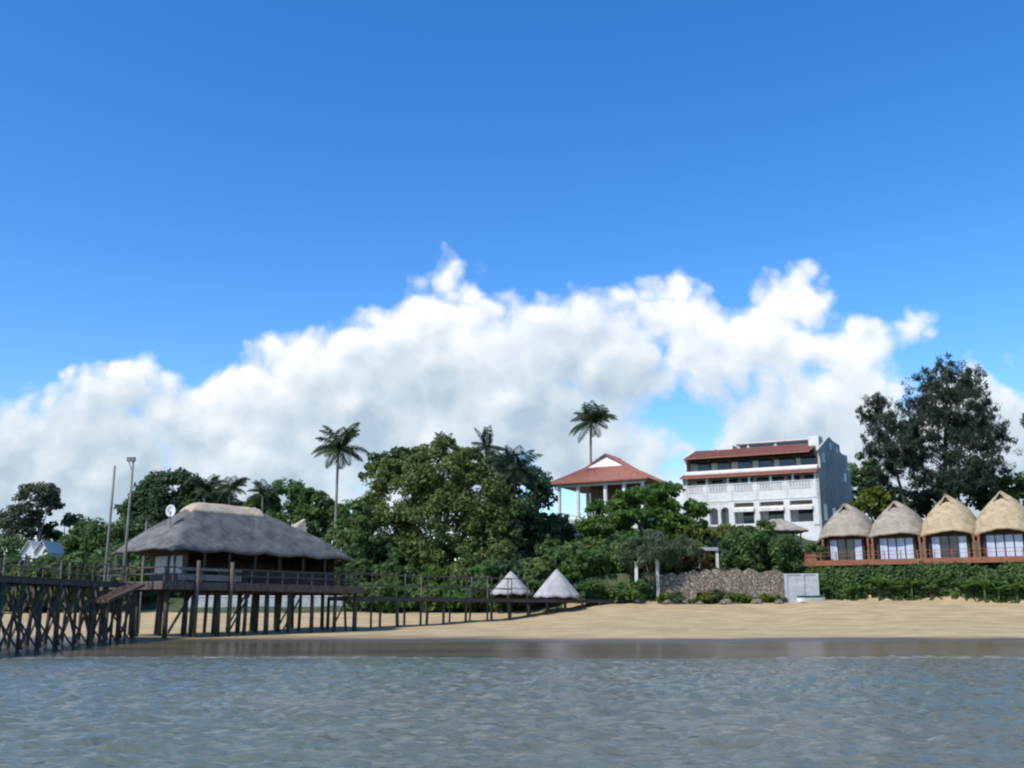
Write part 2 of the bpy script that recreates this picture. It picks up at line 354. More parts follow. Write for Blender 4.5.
sand = gmix(gr(gn(.5, 8, (.7, 1.2, 1)), .35, .65), (.365, .262, .125), (.475, .35, .178))
wetc = gmix(gr(gn(.35, 6, (.25, 1, 1)), .35, .65), (.085, .068, .042), (.135, .105, .064))
weed = gmath('MULTIPLY', gr(gn(2.6, 7, (.5, 1.6, 1)), .56, .66), gmath('ADD', gr(gmath('ABSOLUTE', gmath('SUBTRACT', gmath('ADD', sp.outputs['Z'], gmath('MULTIPLY', gn(.22, 4), .5)), 1.15), 0.), .03, .16, 1., 0.), gr(gn(.18, 3), .55, .75, 0., .35)))
sand = gmix(gmath('MULTIPLY', weed, .7), sand, (.13, .095, .055))
base = gmix(dry, wetc, sand)
vg = n.nodes.new('ShaderNodeVertexColor'); vg.layer_name = 'veg'
vegf = gr(gmath('ADD', vg.outputs['Color'], gmath('MULTIPLY', gmath('SUBTRACT', gn(.9, 6), .5), .9)), .42, .58)
green = gmix(gr(gn(.8, 8), .35, .65), (.028, .045, .014), (.075, .09, .03))
base = gmix(vegf, base, green)
n.links.new(base, b.inputs['Base Color'])
n.links.new(gmath('MAXIMUM', gr(sp.outputs['Z'], .30, .62, .20, .9), 0.0), b.inputs['Roughness'])
bp = n.nodes.new('ShaderNodeBump'); bp.inputs['Distance'].default_value = .12
n.links.new(gr(sp.outputs['Z'], .4, .8, .03, .6), bp.inputs['Strength']); n.links.new(gn(1.6, 6), bp.inputs['Height']); n.links.new(bp.outputs[0], b.inputs['Normal'])
gobj = np_mesh('ground', np.stack([X, Y, Z], -1).reshape(-1, 3), Q, mg, smooth=True); gobj['kind'] = 'structure'
veg = np.clip((Z - 3.0) * .9, 0, 1) * sstep(108, 115, Y) + 0 * X
veg = np.where((X / np.maximum(Y, 60) < .05), sstep(107.5, 110.5, Y), veg)
veg = np.where((X / np.maximum(Y, 60) > .29), sstep(3.4, 3.9, Z), veg)
ca = gobj.data.color_attributes.new('veg', 'FLOAT_COLOR', 'POINT')
cd = np.ones((nx * ny, 4), np.float32); cd[:, :3] = veg.reshape(-1, 1); ca.data.foreach_set('color', cd.ravel())

# ------------------------------------------------------------------ sea
xs = axis([(-5000, -600, 900), (-600, -60, 40), (-60, -28, 1.2), (-28, 28, .16), (28, 60, 1.2), (60, 600, 40), (600, 5000, 900)])
ya = [8.0]
while ya[-1] < 58: ya.append(ya[-1] + max(.09, .006 * ya[-1]))
ys = np.concatenate([axis([(-5000, -300, 900), (-300, 0, 60), (0, 7.9, 1.5)]), np.array(ya)])
X, Y = np.meshgrid(xs, ys)
H = np.zeros_like(X)
wr = np.random.default_rng(3)
for i in range(110):
    L = float(np.exp(wr.uniform(np.log(.34), np.log(1.9)))); th = math.pi * .5 + .3 + wr.normal(0, .6); k = 2 * math.pi / L
    ph = k * (X * math.cos(th) + Y * math.sin(th)) + wr.uniform(0, 6.28) + 1.1 * np.sin(X * .31 + i) + 1.1 * np.sin(Y * .23 + 2 * i)
    env = .6 + .4 * np.sin(X * wr.uniform(.05, .3) + Y * wr.uniform(.05, .3) + wr.uniform(0, 6.28))
    H += .0072 * L ** .75 * env * (np.sin(ph) + .28 * np.cos(2 * ph))
near = (np.abs(X) < 60) & (Y > 0)
H *= np.where(near, 1, 0) * (1 - .8 * sstep(42, 54, Y))
mw = bpy.data.materials.new('sea_water'); mw.use_nodes = True; n = mw.node_tree; b = n.nodes['Principled BSDF']
geo = n.nodes.new('ShaderNodeNewGeometry'); sp = n.nodes.new('ShaderNodeSeparateXYZ'); n.links.new(geo.outputs['Position'], sp.inputs[0])
wcol = gmix(gr(gn(.07, 5, (.5, 1, 1)), .4, .7), (.118, .138, .105), (.14, .138, .098))
foam = gmath('MULTIPLY', gr(gmath('ADD', sp.outputs['Y'], gmath('MULTIPLY', gn(.5, 4, (.35, .35, 1)), 3.0)), 51.2, 52.6), gr(gn(2.2, 6, (.5, 1.5, 1)), .48, .66))
n.links.new(gmix(gmath('MULTIPLY', foam, .75), wcol, (.62, .64, .63)), b.inputs['Base Color'])
b.inputs['Roughness'].default_value = .10; b.inputs['IOR'].default_value = 1.27
bp = n.nodes.new('ShaderNodeBump'); bp.inputs['Strength'].default_value = 1.0; bp.inputs['Distance'].default_value = .08
n.links.new(gn(4.2, 6, (.6, 1.25, 1)), bp.inputs['Height'])
bp2 = n.nodes.new('ShaderNodeBump'); bp2.inputs['Strength'].default_value = .8; bp2.inputs['Distance'].default_value = .03
n.links.new(gn(7, 5, (.7, 1.2, 1)), bp2.inputs['Height']); n.links.new(bp.outputs[0], bp2.inputs['Normal']); n.links.new(bp2.outputs[0], b.inputs['Normal'])
nx, ny = len(xs), len(ys); idx = np.arange(nx * ny).reshape(ny, nx)
Q = np.stack([idx[:-1, :-1], idx[:-1, 1:], idx[1:, 1:], idx[1:, :-1]], -1).reshape(-1, 4)
sea = np_mesh('sea', np.stack([X, Y, H], -1).reshape(-1, 3), Q, mw, smooth=True); sea['kind'] = 'structure'

# ------------------------------------------------------------------ thatch surfaces
def smin(a, b_, k): 
    h = np.clip(.5 + .5 * (b_ - a) / k, 0, 1); return b_ * (1 - h) + a * h - k * h * (1 - h)
def height_roof(name, x0, x1, y0, y1, hf, m, parent, step=.22, thick=.32):
    xs = np.linspace(x0, x1, int((x1 - x0) / step) + 1); ys = np.linspace(y0, y1, int((y1 - y0) / step) + 1)
    X, Y = np.meshgrid(xs, ys); Z = hf(X, Y); nx, ny = len(xs), len(ys); N = nx * ny
    idx = np.arange(N).reshape(ny, nx)
    q = np.stack([idx[:-1, :-1], idx[:-1, 1:], idx[1:, 1:], idx[1:, :-1]], -1).reshape(-1, 4)
    V = np.concatenate([np.stack([X, Y, Z], -1).reshape(-1, 3), np.stack([X, Y, Z - thick], -1).reshape(-1, 3)])
    ring = np.concatenate([idx[0, :], idx[1:, -1], idx[-1, -2::-1], idx[-2:0:-1, 0]])
    r2 = np.roll(ring, -1); side = np.stack([ring + N, r2 + N, r2, ring], -1)
    return np_mesh(name, V, np.concatenate([q, q[:, ::-1] + N, side]), m, parent, smooth=True)

# ------------------------------------------------------------------ pier house over the water
C = at(172, 545, 70); Rr = at(356, 556, 84.5)
ux, uy = Rr.x - C.x, Rr.y - C.y; LEN = math.hypot(ux, uy); ang = math.atan2(uy, ux); WID = 7.2
EAVE = 6.75; DK = 4.2
ph = thing('pier_house', 'big stilt house over the shallows under a dark weathered grey thatched hip roof', 'stilt house', (C.x, C.y, 0), ang)
ca_, sa_ = math.cos(ang), math.sin(ang)
def loc2w(t, s): return C.x + ca_ * t - sa_ * s, C.y + sa_ * t + ca_ * s
RT0, RT1 = 4.1, 10.2; RH = 3.45
def roof_h(X, Y):
    xx = X; yy = Y
    side = RH * np.minimum(yy, WID - yy) / (WID / 2)
    left = RH * xx / RT0
    right = RH * .62 * (LEN - xx) / (LEN - 13.8) + 0 * yy
    right = np.where(xx < 13.8, RH * (.62 + .42 * (13.8 - xx) / (13.8 - RT1)), right)
    h = smin(smin(side, left, .7), right, .6)
    ns = .10 * np.sin(xx * 1.7 + yy * .8) + .03 * np.sin(xx * 3.1 - yy * 2.3 + 1) + .03 * np.sin(xx * 6.3 + yy * 4)
    edge = np.clip(np.minimum(np.minimum(xx, LEN - xx), np.minimum(yy, WID - yy)), 0, 1)
    return EAVE + h + ns * np.clip(1.2 - h / 2.6, .12, .7) - .15 * (1 - edge)
proof = height_roof('roof', 0, LEN, 0, WID, roof_h, M['thatch_grey'], ph, thick=.22)
def cap_h(X, Y):
    a = np.clip(1 - np.abs(Y - WID / 2) / .95, 0, 1)
    return EAVE + RH * .60 + .95 * np.sqrt(a) + .16 * RH + .05 * np.sin(X * 2.1) + .03 * np.sin(X * 5 + Y * 3)
height_roof('ridge_cap', RT0 - .6, RT1 + .3, WID / 2 - .72, WID / 2 + .72, lambda X, Y: np.maximum(roof_h(X, Y), 0) + .10 + .10 * np.clip(1 - np.abs(Y - WID / 2) / .9, 0, 1), M['thatch_pale'], proof, step=.15, thick=.3)
mb = MB()   # small pale upturned thatch finial at the far end of the roof
zf = EAVE + RH * .5
mb.hexa([(13.2, WID/2-.5, zf-.1), (15.2, WID/2-.5, zf+.1), (13.2, WID/2+.5, zf-.1), (15.2, WID/2+.5, zf+.1), (13.3, WID/2-.1, zf+.35), (15.3, WID/2-.1, zf+1.35), (13.3, WID/2+.1, zf+.35), (15.3, WID/2+.1, zf+1.35)])
mb.build('finial', M['thatch_pale'], proof)
MB().box(-.9, LEN + .3, -.6, WID + .5, DK - .14, DK).build('deck', M['timber_grey'], ph)
mb = MB(); mb.box(-.9, LEN + .3, -.74, -.6, DK - .5, DK + .05); mb.box(-1.04, -.9, -.74, WID + .5, DK - .5, DK + .05); mb.build('deck_fascia', M['timber_grey'], ph)
mb = MB()
for s in (.6, WID / 2, WID - .6): mb.box(-.7, LEN + .1, s - .12, s + .12, DK - .55, DK - .145)
mb.build('beam', M['timber'], ph)
nP = 9
for i in range(nP):
    for j, s in enumerate((.0, WID / 2, WID)):
        t = -.2 + i * (LEN + .1) / (nP - 1) + rnd.uniform(-.25, .25)
        x, y = loc2w(t, s); zb = G(x, y) - .6
        rr = rnd.uniform(.115, .175)
        MB().tube([(t + rnd.uniform(-.15, .15), s, zb), (t, s, DK - .15)], [rr * 1.15, rr], 8).build('stilt', M['timber'], ph, True)
for i in range(7):
    t = i * LEN / 7 + .4; s = (0.25, WID / 2 + .25)[i % 2]; x, y = loc2w(t, s)
    MB().tube([(t, s, G(x, y) + .3), (t + 1.9, s, DK - .4)], .075, 6).build('brace', M['timber'], ph, True)
for t in (.9, 3.4, 5.6, 8.0, 10.4, 12.8, 15.2, LEN - .7):
    for s in (.8, WID - .8):
        MB().tube([(t, s, DK), (t, s, EAVE + .5)], .1, 6).build('roof_post', M['timber'], ph)
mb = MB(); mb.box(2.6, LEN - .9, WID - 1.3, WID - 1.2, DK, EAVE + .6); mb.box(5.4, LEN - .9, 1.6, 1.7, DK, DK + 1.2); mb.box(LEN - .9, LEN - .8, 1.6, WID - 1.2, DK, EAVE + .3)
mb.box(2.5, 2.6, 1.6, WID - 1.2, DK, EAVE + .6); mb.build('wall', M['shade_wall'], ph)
for k in range(4): MB().box(6.2 + k * 2.5, 6.3 + k * 2.5, 1.55, 1.75, DK + 1.2, EAVE + .7).build('mullion', M['wood_dark'], ph)
for k in range(2): MB().box(2.44, 2.495, 2.1 + k * 1.8, 3.5 + k * 1.8, DK + .7, DK + 2.0).build('window', M['curtain'], ph)
mb = MB()
for zz in (DK + .55, DK + 1.0): mb.box(-.8, LEN, -.55, -.47, zz - .05, zz + .05); mb.box(-.85, -.77, -.5, WID, zz - .05, zz + .05)
for i in range(13): mb.box(-.8 + i * LEN / 12, -.7 + i * LEN / 12, -.56, -.46, DK, DK + 1.05)
mb.build('railing', M['timber'], ph)
mb = MB(); mb.box(.2, 5.6, -.68, -.6, DK + .15, DK + .55); mb.box(.2, 5.6, -.68, -.6, DK + .82, DK + 1.0); mb.build('railing_board', M['timber_pale'], ph)
for t in (1.7, 4.6):
    x, y = loc2w(t, -.85); MB().tube([(t, -.85, G(x, y) - .5), (t, -.85, DK + 1.5)], .13, 8).build('mooring_pole', M['timber_grey'], ph, True)
a = math.atan2(1, 1)
x, y = loc2w(-1.1, 2.0)

# satellite dish on a mast, fixed to the back of the roof
p = at(171, 511, 73)
ds = thing('satellite_dish', 'small white satellite dish on a thin mast above the stilt house roof', 'satellite dish', (p.x, p.y, 6.6))
MB().tube([(0, 0, 0), (0, 0, p.z - 6.6)], .05, 6).build('mast', M['metal'], ds)
vs, fs = [], []
nv = 20
for i in range(6):
    r = .36 * i / 5
    for k in range(nv):
        t = 2 * math.pi * k / nv; vs.append((r * math.cos(t), -.1 - .9 * r * r + .16, p.z - 6.6 + r * math.sin(t) * 1.25))
for i in range(5):
    for k in range(nv): fs.append((i * nv + k, i * nv + (k + 1) % nv, (i + 1) * nv + (k + 1) % nv, (i + 1) * nv + k))
mb = MB(); mb.add(vs, fs); d = mb.build('dish', M['white_metal'], ds, True)
sm = d.modifiers.new('s', 'SOLIDIFY'); sm.thickness = .04
MB().tube([(0, .05, p.z - 6.6 - .5), (0, -.55, p.z - 6.6)], .025, 5).build('feed_arm', M['metal'], d)

# poles standing by the jetty
for (px, top, D, lamp, lab) in ((105, 466, 66, 0, 'tall thin bare pole beside the stilt house, left of the lamp pole'), (123.5, 459, 68, 1, 'tall thin lamp pole with a small head beside the stilt house')):
    p = at(px, top, D); q = at(px - 2, 600, D)
    t = thing('lamp_post' if lamp else 'flag_pole', lab, 'pole', (q.x, q.y, G(q.x, q.y) - .4))
    h = p.z - t.location.z
    MB().tube([(0, 0, 0), (0, 0, h * .55), (0, 0, h)], [.12, .10, .07], 8).build('pole', M['timber_pale'], t, True)
    if lamp:
        mb = MB(); mb.box(-.42, .12, -.12, .12, h - .18, h + .12); lh = mb.build('lamp_head', M['metal'], t)
        MB().tube([(0, 0, h - .9), (-.3, 0, h - .2)], .03, 5).build('bracket', M['metal'], lh)
p = at(147, 520, 78)
t = thing('short_post', 'short pale post sticking up behind the left slope of the thatched stilt house roof', 'post', (p.x, p.y, G(p.x, p.y)))
MB().tube([(0, 0, 0), (0, 0, p.z - t.location.z)], .1, 6).build('pole', M['timber_pale'], t); MB().box(-.13, .13, -.13, .13, p.z - t.location.z, p.z - t.location.z + .08).build('cap', M['timber'], t)

# ------------------------------------------------------------------ piers
def pier(name, label, a, b_, z, width, bay, rail_h, brace, railbays=1.0, mid=2):
    a = Vector((a[0], a[1], 0)); b_ = Vector((b_[0], b_[1], 0)); L = (b_ - a).length; an = math.atan2(b_.y - a.y, b_.x - a.x)
    t = thing(name, label, 'pier', (a.x, a.y, 0), an)
    d = (b_ - a) / L; nn = Vector((-d.y, d.x, 0))
    mb = MB()
    k = int(L / .24)
    for i in range(k): mb.box(i * .24, i * .24 + .21, -width / 2 - rnd.uniform(.02, .1), width / 2 + rnd.uniform(.02, .1), z - .06 + rnd.uniform(-.012, .012), z)
    mb.build('deck', M['timber'], t)
    mb = MB()
    for s in (-1, 1): mb.box(0, L, s * width / 2 - .12, s * width / 2 + .12, z - .36, z - .085)
    mb.build('beam', M['timber'], t)
    nb = int(round(L / bay))
    for i in range(nb + 1):
        for s in (-1, 1):
            tt = i * L / nb; w_ = a + d * tt + nn * s * width / 2; zb = G(w_.x, w_.y) - .5; rr = rnd.uniform(.085, .14); ln = rnd.uniform(-.2, .2)
            MB().tube([(tt + ln, s * (width / 2 + .1), zb), (tt, s * width / 2, z - .1)], [rr * 1.2, rr], 7).build('pile', M['timber'], t, True)
            if brace and i < nb:
                z0 = max(zb + .7, .15)
                MB().tube([(tt, s * (width / 2 + .17), z0), (tt + L / nb, s * (width / 2 + .17), z - .5)], .07, 5).build('brace', M['timber'], t)
                MB().tube([(tt, s * (width / 2 + .30), z - .5), (tt + L / nb, s * (width / 2 + .30), z0)], .07, 5).build('brace', M['timber'], t)
        if brace:
            MB().tube([(i * L / nb, -width / 2, .3), (i * L / nb, width / 2, z - .5)], .06, 5).build('brace', M['timber'], t)
        if i <= nb * railbays:
            for s in (-1, 1):
                MB().tube([(i * L / nb, s * width / 2, z - .1), (i * L / nb + rnd.uniform(-.06, .06), s * width / 2, z + rail_h + rnd.uniform(.0, .25))], .05, 5).build('rail_post', M['timber_pale'] if i % 3 == 0 else M['timber'], t)
    for s in (-1, 1):
        for q in range(mid):
            zz = z + rail_h * (q + 1) / mid; mb = MB(); kk = int(nb * railbays)
            mb.tube([(i * L / nb, s * (width / 2 + .05), zz + rnd.uniform(-.05, .05)) for i in range(kk + 1)], .035, 5); mb.build('rail', M['timber'], t)
    return t
x1, y1 = loc2w(-2.6, 2.2)
pier('jetty', 'dark timber jetty on crossed piles running out to sea left of the stilt house', (-29.8, 37), (x1, y1), 4.1, 2.6, 1.85, 1.0, True)
x2, y2 = loc2w(LEN + .3, 2.4); pe = at(652, 604, 119)
pier('beach_walkway', 'long timber walkway on short piles from the stilt house across the sand to shore', (x2, y2), (pe.x, pe.y), 3.5, 2.2, 2.75, 1.9, False, .55, 2)
# gangway hung on the landward side of the jetty
t = thing('gangway', 'sloping reddish brown plank gangway hung on the side of the jetty beside the stilt house', 'gangway', (-25.15, 62.3, 0), math.atan2(5.2, .3))
GL = 5.2
mb = MB(); mb.hexa([(0, -.6, 2.75), (GL, -.6, 3.85), (0, .6, 2.75), (GL, .6, 3.85), (0, -.6, 2.93), (GL, -.6, 4.03), (0, .6, 2.93), (GL, .6, 4.03)]); mb.build('plank_slope', M['timber_brown'], t)
mb = MB()
for i in range(12): mb.box(.1 + i * .4, .16 + i * .4, -.55, .55, 2.95 + i * .4 * 1.1 / GL, 3.0 + i * .4 * 1.1 / GL)
mb.build('tread', M['timber'], t)
for (a_, zt_) in ((.3, 2.80), (3.0, 3.36)):
    for s_ in (-.45, .45): MB().tube([(a_, s_, -.9), (a_, s_, zt_)], .09, 6).build('pile', M['timber'], t)
# ------------------------------------------------------------------ hotel
DR, DLf = 146.0, 154.5
fr = at(816, 470, DR); fl = at(684, 480, DLf)
HL = math.hypot(fr.x - fl.x, fr.y - fl.y); hang = math.atan2(fr.y - fl.y, fr.x - fl.x)
zr = lambda row: at(816, row, DR).z
zb, z1, z1b, z2, z2t, z3, z4, z5 = [zr(r) for r in (521, 497, 480, 471, 464.5, 450, 438.5, 432.5)]
ht = thing('hotel', 'white three storey hotel on the hill with red tiled roofs and arcaded ground floor', 'hotel', (fl.x, fl.y, 0), hang)
SK = .207
def sk(a, d, z): return (a + SK * d, d, z)
DEP = 14.0
mb = MB(); mb.box(0, HL, 3.0, DEP, zb - 3, z1, sk); mb.box(0, HL, 0, 3.0, zb - 3, zb, sk)
mb.box(0, HL, 2.4, DEP, z1, z2 + .2, sk); mb.box(0, HL, 3.2, DEP, z2 + .2, z3 + .9, sk); mb.box(0, HL, 0.02, 2.4, z1 - .02, z1 + .18, sk); mb.box(0, HL, .4, 3.2, z2 - .02, z2 + .18, sk)
mb.box(0, 3.0, 0, 3.0, zb, z1 - .02, sk); mb.build('wall', M['plaster'], ht)
mb = MB(); mb.box(0, HL, -.05, .22, z1 - .35, z1b, sk); mb.box(-.1, HL + .1, -.16, .28, z1b, z1b + .12, sk); mb.box(-.05, HL + .05, -.12, -.05, z1 - .05, z1 + .12, sk)
bpar = mb.build('balcony_parapet', M['plaster'], ht)
for a in (.25, 3.4, 7.2, 11.0, 15.4, HL - .35): MB().box(a - .25, a + .25, -.14, -.052, z1 + .13, z1b - .01, sk).build('pilaster', M['plaster'], bpar)
for a0, a1 in ((.7, 2.95), (3.85, 6.75), (7.65, 10.55), (11.45, 14.95), (15.85, HL - .8)):
    kk = max(3, int((a1 - a0) / .42))
    mb = MB(); mb.box(a0, a1, -.056, -.051, z1b - 1.0, z1b - .12, sk); mb.build('parapet_shade', M['plaster_shade'], bpar)  # thin sheet whose grey paints the shade of recessed niches
    mb = MB(); mb.box(a0, a1, -.11, -.06, z1b - 1.05, z1b - .95, sk)
    for q in range(kk + 1): mb.box(a0 + (a1 - a0 - .14) * q / kk, a0 + .14 + (a1 - a0 - .14) * q / kk, -.10, -.06, z1b - .95, z1b - .01, sk)
    mb.build('baluster_row', M['plaster'], bpar)
for a in (3.4, 7.2, 11.0, 15.4, HL - .35): MB().box(a - .42, a + .42, -.12, .5, zb - .5, z1 - .352, sk).build('column', M['plaster'], ht)
MB().box(5.1, 5.5, -.05, .4, zb - .5, z1 - .352, sk).build('column', M['plaster'], ht)
for a0, a1 in ((3.73, 5.1), (5.5, 6.87), (7.53, 10.67), (11.33, 15.07), (15.73, HL - .68)):
    if a1 - a0 > 2:
        mb = MB(); mb.hexa([sk(*p) for p in ((a0, -.5, z1 - 1.75), (a1, -.5, z1 - 1.75), (a0, .3, z1 - 1.3), (a1, .3, z1 - 1.3), (a0, -.5, z1 - 1.3), (a1, -.5, z1 - 1.3), (a0, .3, z1 - .95), (a1, .3, z1 - .95))]); mb.build('awning', M['awning'], ht)
    else:
        # arch head over a narrow opening
        n_ = 10; poly = [(a0, z1 - .36), (a0, z1 - 1.6)] + [(a0 + (a1 - a0) * (.5 - .5 * math.cos(math.pi * k / n_)), z1 - 1.6 + .7 * math.sin(math.pi * k / n_)) for k in range(1, n_)] + [(a1, z1 - 1.6), (a1, z1 - .36)]
        mb = MB(); mb.prism(poly, 'y', 0, .35, sk); mb.build('arch', M['plaster'], ht)
    MB().box(a0 + .15, a1 - .15, 2.93, 2.995, zb + .02, zb + 2.5, sk).build('glass_door', M['dark_glass'], ht)
for k in range(8):
    a = .9 + k * (HL - 1.2) / 8
    MB().box(a, a + 1.75, 2.33, 2.395, z1b - .6, z2 - .25, sk).build('window', M['dark_glass'], ht)
for k in range(7):
    a = .15 + k * (HL - .5) / 6; MB().box(a, a + .28, .02, .24, z1b + .121, z2 + .1, sk).build('balcony_post', M['plaster'], ht)
def slab(pts, th):    # sloping slab between two edges (a0..a1)
    (a0, a1, d0, zz0, d1, zz1) = pts
    return [sk(*p) for p in ((a0, d0, zz0 - th), (a1, d0, zz0 - th), (a0, d1, zz1 - th), (a1, d1, zz1 - th), (a0, d0, zz0), (a1, d0, zz0), (a0, d1, zz1), (a1, d1, zz1))]
def tiled(name, a0, a1, d0, zz0, d1, zz1, parent, th=.18):
    mb = MB(); mb.hexa(slab((a0, a1, d0, zz0, d1, zz1), th))
    k = int((a1 - a0) / .3); L = math.hypot(d1 - d0, zz1 - zz0)
    for i in range(k + 1):
        a = a0 + .05 + i * .3; mb.tube([sk(a, d0, zz0 + .02), sk(a, d1, zz1 + .02)], .085, 5)
    return mb.build(name, M['tile'], parent)
tiled('skirt_roof', -.3, HL + .3, -.75, z2 - .05, .55, z2 + .55, ht)
mb = MB(); mb.hexa(slab((0, HL, .30, z2 + .70, .95, z2t + .15), .55)); mb.build('upper_parapet', M['plaster'], ht)
for k in range(7): MB().box(.1 + k * (HL - .4) / 6, .35 + k * (HL - .4) / 6, 1.2, 1.45, z2 + .19, z3 + .15, sk).build('balcony_post', M['wood_dark'], ht)
for k in range(6):
    a = .8 + k * (HL - .8) / 6; o = MB().box(a, a + 2.2, 3.1, 3.19, z2 + .2, z3 - .3, sk).build('window', M['dark_glass'], ht)
mb = MB()
for k in range(6):
    a = 2.2 + k * (HL - .8) / 6; mb.box(a + .85, a + 1.75, 2.98, 3.06, z2 + .2, z3 - .6, sk)
mb.build('shutter', M['awning'], ht)
mb = MB(); mb.box(.1, HL - .1, 1.0, 1.08, z2 + .9, z2 + 1.0, sk); mb.box(.1, HL - .1, 1.0, 1.08, z2t - .1, z2t + .1, sk); mb.build('balcony_rail', M['wood_dark'], ht)
MB().box(0, HL, 2.0, 3.1, z3 - .55, z3 + .3, sk).build('soffit', M['wood_dark'], ht)
tiled('roof', .1, HL - .9, .2, z3, 4.6, z4, ht)
tiled('rear_roof', .1, HL - .35, DEP + .4, z3, 9.6, z4, ht)
MB().box(.1, HL - .35, 4.6, 9.6, z3 + .9, z4 - .1, sk).build('roof_core', M['plaster'], ht)
mb = MB(); mb.box(6.5, 18.2, 4.7, 9.4, z4 - .1, z5 - .25, sk); mb.box(6.2, 18.5, 4.4, 9.6, z5 - .25, z5 - .05, sk); pent = mb.build('penthouse', M['awning'], ht)
for a0, a1 in ((6.9, 8.0), (8.4, 12.2), (12.6, 17.8)): MB().box(a0, a1, 4.62, 4.69, z4 + .12, z5 - .4, sk).build('penthouse_window', M['dark_glass'], pent)
for (a0, a1, d0, d1, h0, h1) in ((3.4, 5.9, 4.3, 6.2, z4 - .8, z4 + .55), (2.2, 3.2, 4.5, 5.5, z4 - 1.2, z4 + .1), (HL - 1.9, HL - .4, 3.0, 4.6, z4 - 1.1, z4 + .9)): MB().box(a0, a1, d0, d1, h0, h1, sk).build('chimney', M['plaster'], ht)
# gable side walls: right end's shade painted in as greyer plaster
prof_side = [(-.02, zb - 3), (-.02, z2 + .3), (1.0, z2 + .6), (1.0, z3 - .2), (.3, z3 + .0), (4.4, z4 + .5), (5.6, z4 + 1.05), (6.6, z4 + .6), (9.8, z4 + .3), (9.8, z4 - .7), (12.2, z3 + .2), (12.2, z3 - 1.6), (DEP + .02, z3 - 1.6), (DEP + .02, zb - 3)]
mb = MB(); mb.prism(prof_side, 'x', HL + .02, HL + .32, sk); mb.build('gable_wall', M['plaster_shade'], ht)
prof_side = [(p[0], min(p[1], z4 + .12)) if p[1] > z4 else p for p in prof_side]
mb = MB(); mb.prism(prof_side, 'x', -.3, -.02, sk); mb.build('gable_wall', M['plaster'], ht)
for (d0, d1, h0, h1) in ((1.6, 3.0, z3 - 1.6, z3 - .1), (5.2, 6.2, z4 - 1.0, z4 + .2), (7.8, 8.9, z4 - 1.2, z4 - .2), (1.0, 2.4, zb + .2, zb + 2.6), (4.6, 6.0, zb, zb + 2.3), (10.6, 11.8, z2 - .5, z2 + .9)):
    MB().box(HL + .3, HL + .37, d0, d1, h0, h1, sk).build('side_window', M['dark_glass'], ht)

# ------------------------------------------------------------------ house with red hip roof
D0 = 139
ha = at(557, 484, D0 + 5); hb = at(644, 480, D0 - 1)
L2 = math.hypot(hb.x - ha.x, hb.y - ha.y); a2 = math.atan2(hb.y - ha.y, hb.x - ha.x)
ze = at(560, 483, D0 + 4).z; zp = at(602, 458, D0 + 8).z; zf = at(577, 519, D0 + 4).z
hs = thing('red_roof_pavilion', 'open white columned house under a red tiled hip roof with a white gablet', 'house', (ha.x, ha.y, 0), a2)
W2 = 11.0; xm = L2 * .5; rw = zp - ze
# roof: lower skirt up to the gablet base, ridge running front to back
zg = ze + rw * .55
def ring(k, z, fy): return [(-.9 + k * xm * 1.0, -.9 + fy, z), (L2 + .9 - k * (L2 - xm), -.9 + fy, z), (L2 + .9 - k * (L2 - xm), W2 + .9 - fy, z), (-.9 + k * xm, W2 + .9 - fy, z)]
r0 = ring(0, ze, 0); r1 = ring(.68, zg, 3.0)
mb = MB(); mb.add(r0 + r1, [(0, 1, 5, 4), (1, 2, 6, 5), (2, 3, 7, 6), (3, 0, 4, 7)])
rg = [(xm, 2.4, zp), (xm, W2 - 2.4, zp)]
mb.add([r1[0], r1[1], r1[2], r1[3]] + rg, [(1, 2, 5, 4), (3, 0, 4, 5)])
mb.add([(p[0], p[1], p[2] - .16) for p in r0], [(3, 2, 1, 0)]); mb.add(r0 + [(p[0], p[1], p[2] - .16) for p in r0], [(0, 4, 5, 1), (1, 5, 6, 2), (2, 6, 7, 3), (3, 7, 4, 0)])
# tile ribs on the visible slopes
for i in range(1, 40):
    f = i / 40; p0 = Vector(r0[0]).lerp(Vector(r0[1]), f); p1 = Vector(r1[0]).lerp(Vector(r1[1]), f); mb.tube([p0, p1], .06, 4)
    if i % 2: p0 = Vector(r0[1]).lerp(Vector(r0[2]), f); p1 = Vector(r1[1]).lerp(Vector(r1[2]), f); mb.tube([p0, p1], .06, 4)
    p0 = Vector(r1[1]).lerp(Vector(r1[2]), f); mb.tube([p0, Vector(rg[0]).lerp(Vector(rg[1]), f)], .06, 4)
hroof = mb.build('roof', M['tile'], hs)
mb = MB(); mb.add([r1[0], r1[1], (xm, 2.75, zp - .12)], [(0, 1, 2)]); mb.add([r1[3], r1[2], (xm, W2 - 2.75, zp - .12)], [(2, 1, 0)]); mb.build('gablet', M['plaster'], hroof)
for q in ([r1[0], (xm, 2.35, zp)], [r1[1], (xm, 2.35, zp)], [(xm, 2.35, zp), (xm, W2 - 2.4, zp)], [r0[0], r1[0]], [r0[1], r1[1]], [r0[2], r1[2]], [r0[3], r1[3]]): MB().tube(q, .13, 5).build('ridge_tile', M['tile'], hroof)
MB().box(-.3, L2 + .3, -.3, W2 + .3, zf - 3.5, zf).build('plinth', M['plaster'], hs)
for a in (.25, 3.2, 7.4, 10.2, L2 - .3):
    for s in (.2, W2 - .2):
        mb = MB(); mb.tube([(a, s, zf), (a, s, zf + .25), (a, s, zf + .26), (a, s, ze - .3), (a, s, ze - .29), (a, s, ze - .05)], [.42, .42, .30, .28, .4, .4], 12); mb.build('column', M['plaster'], hs, False)
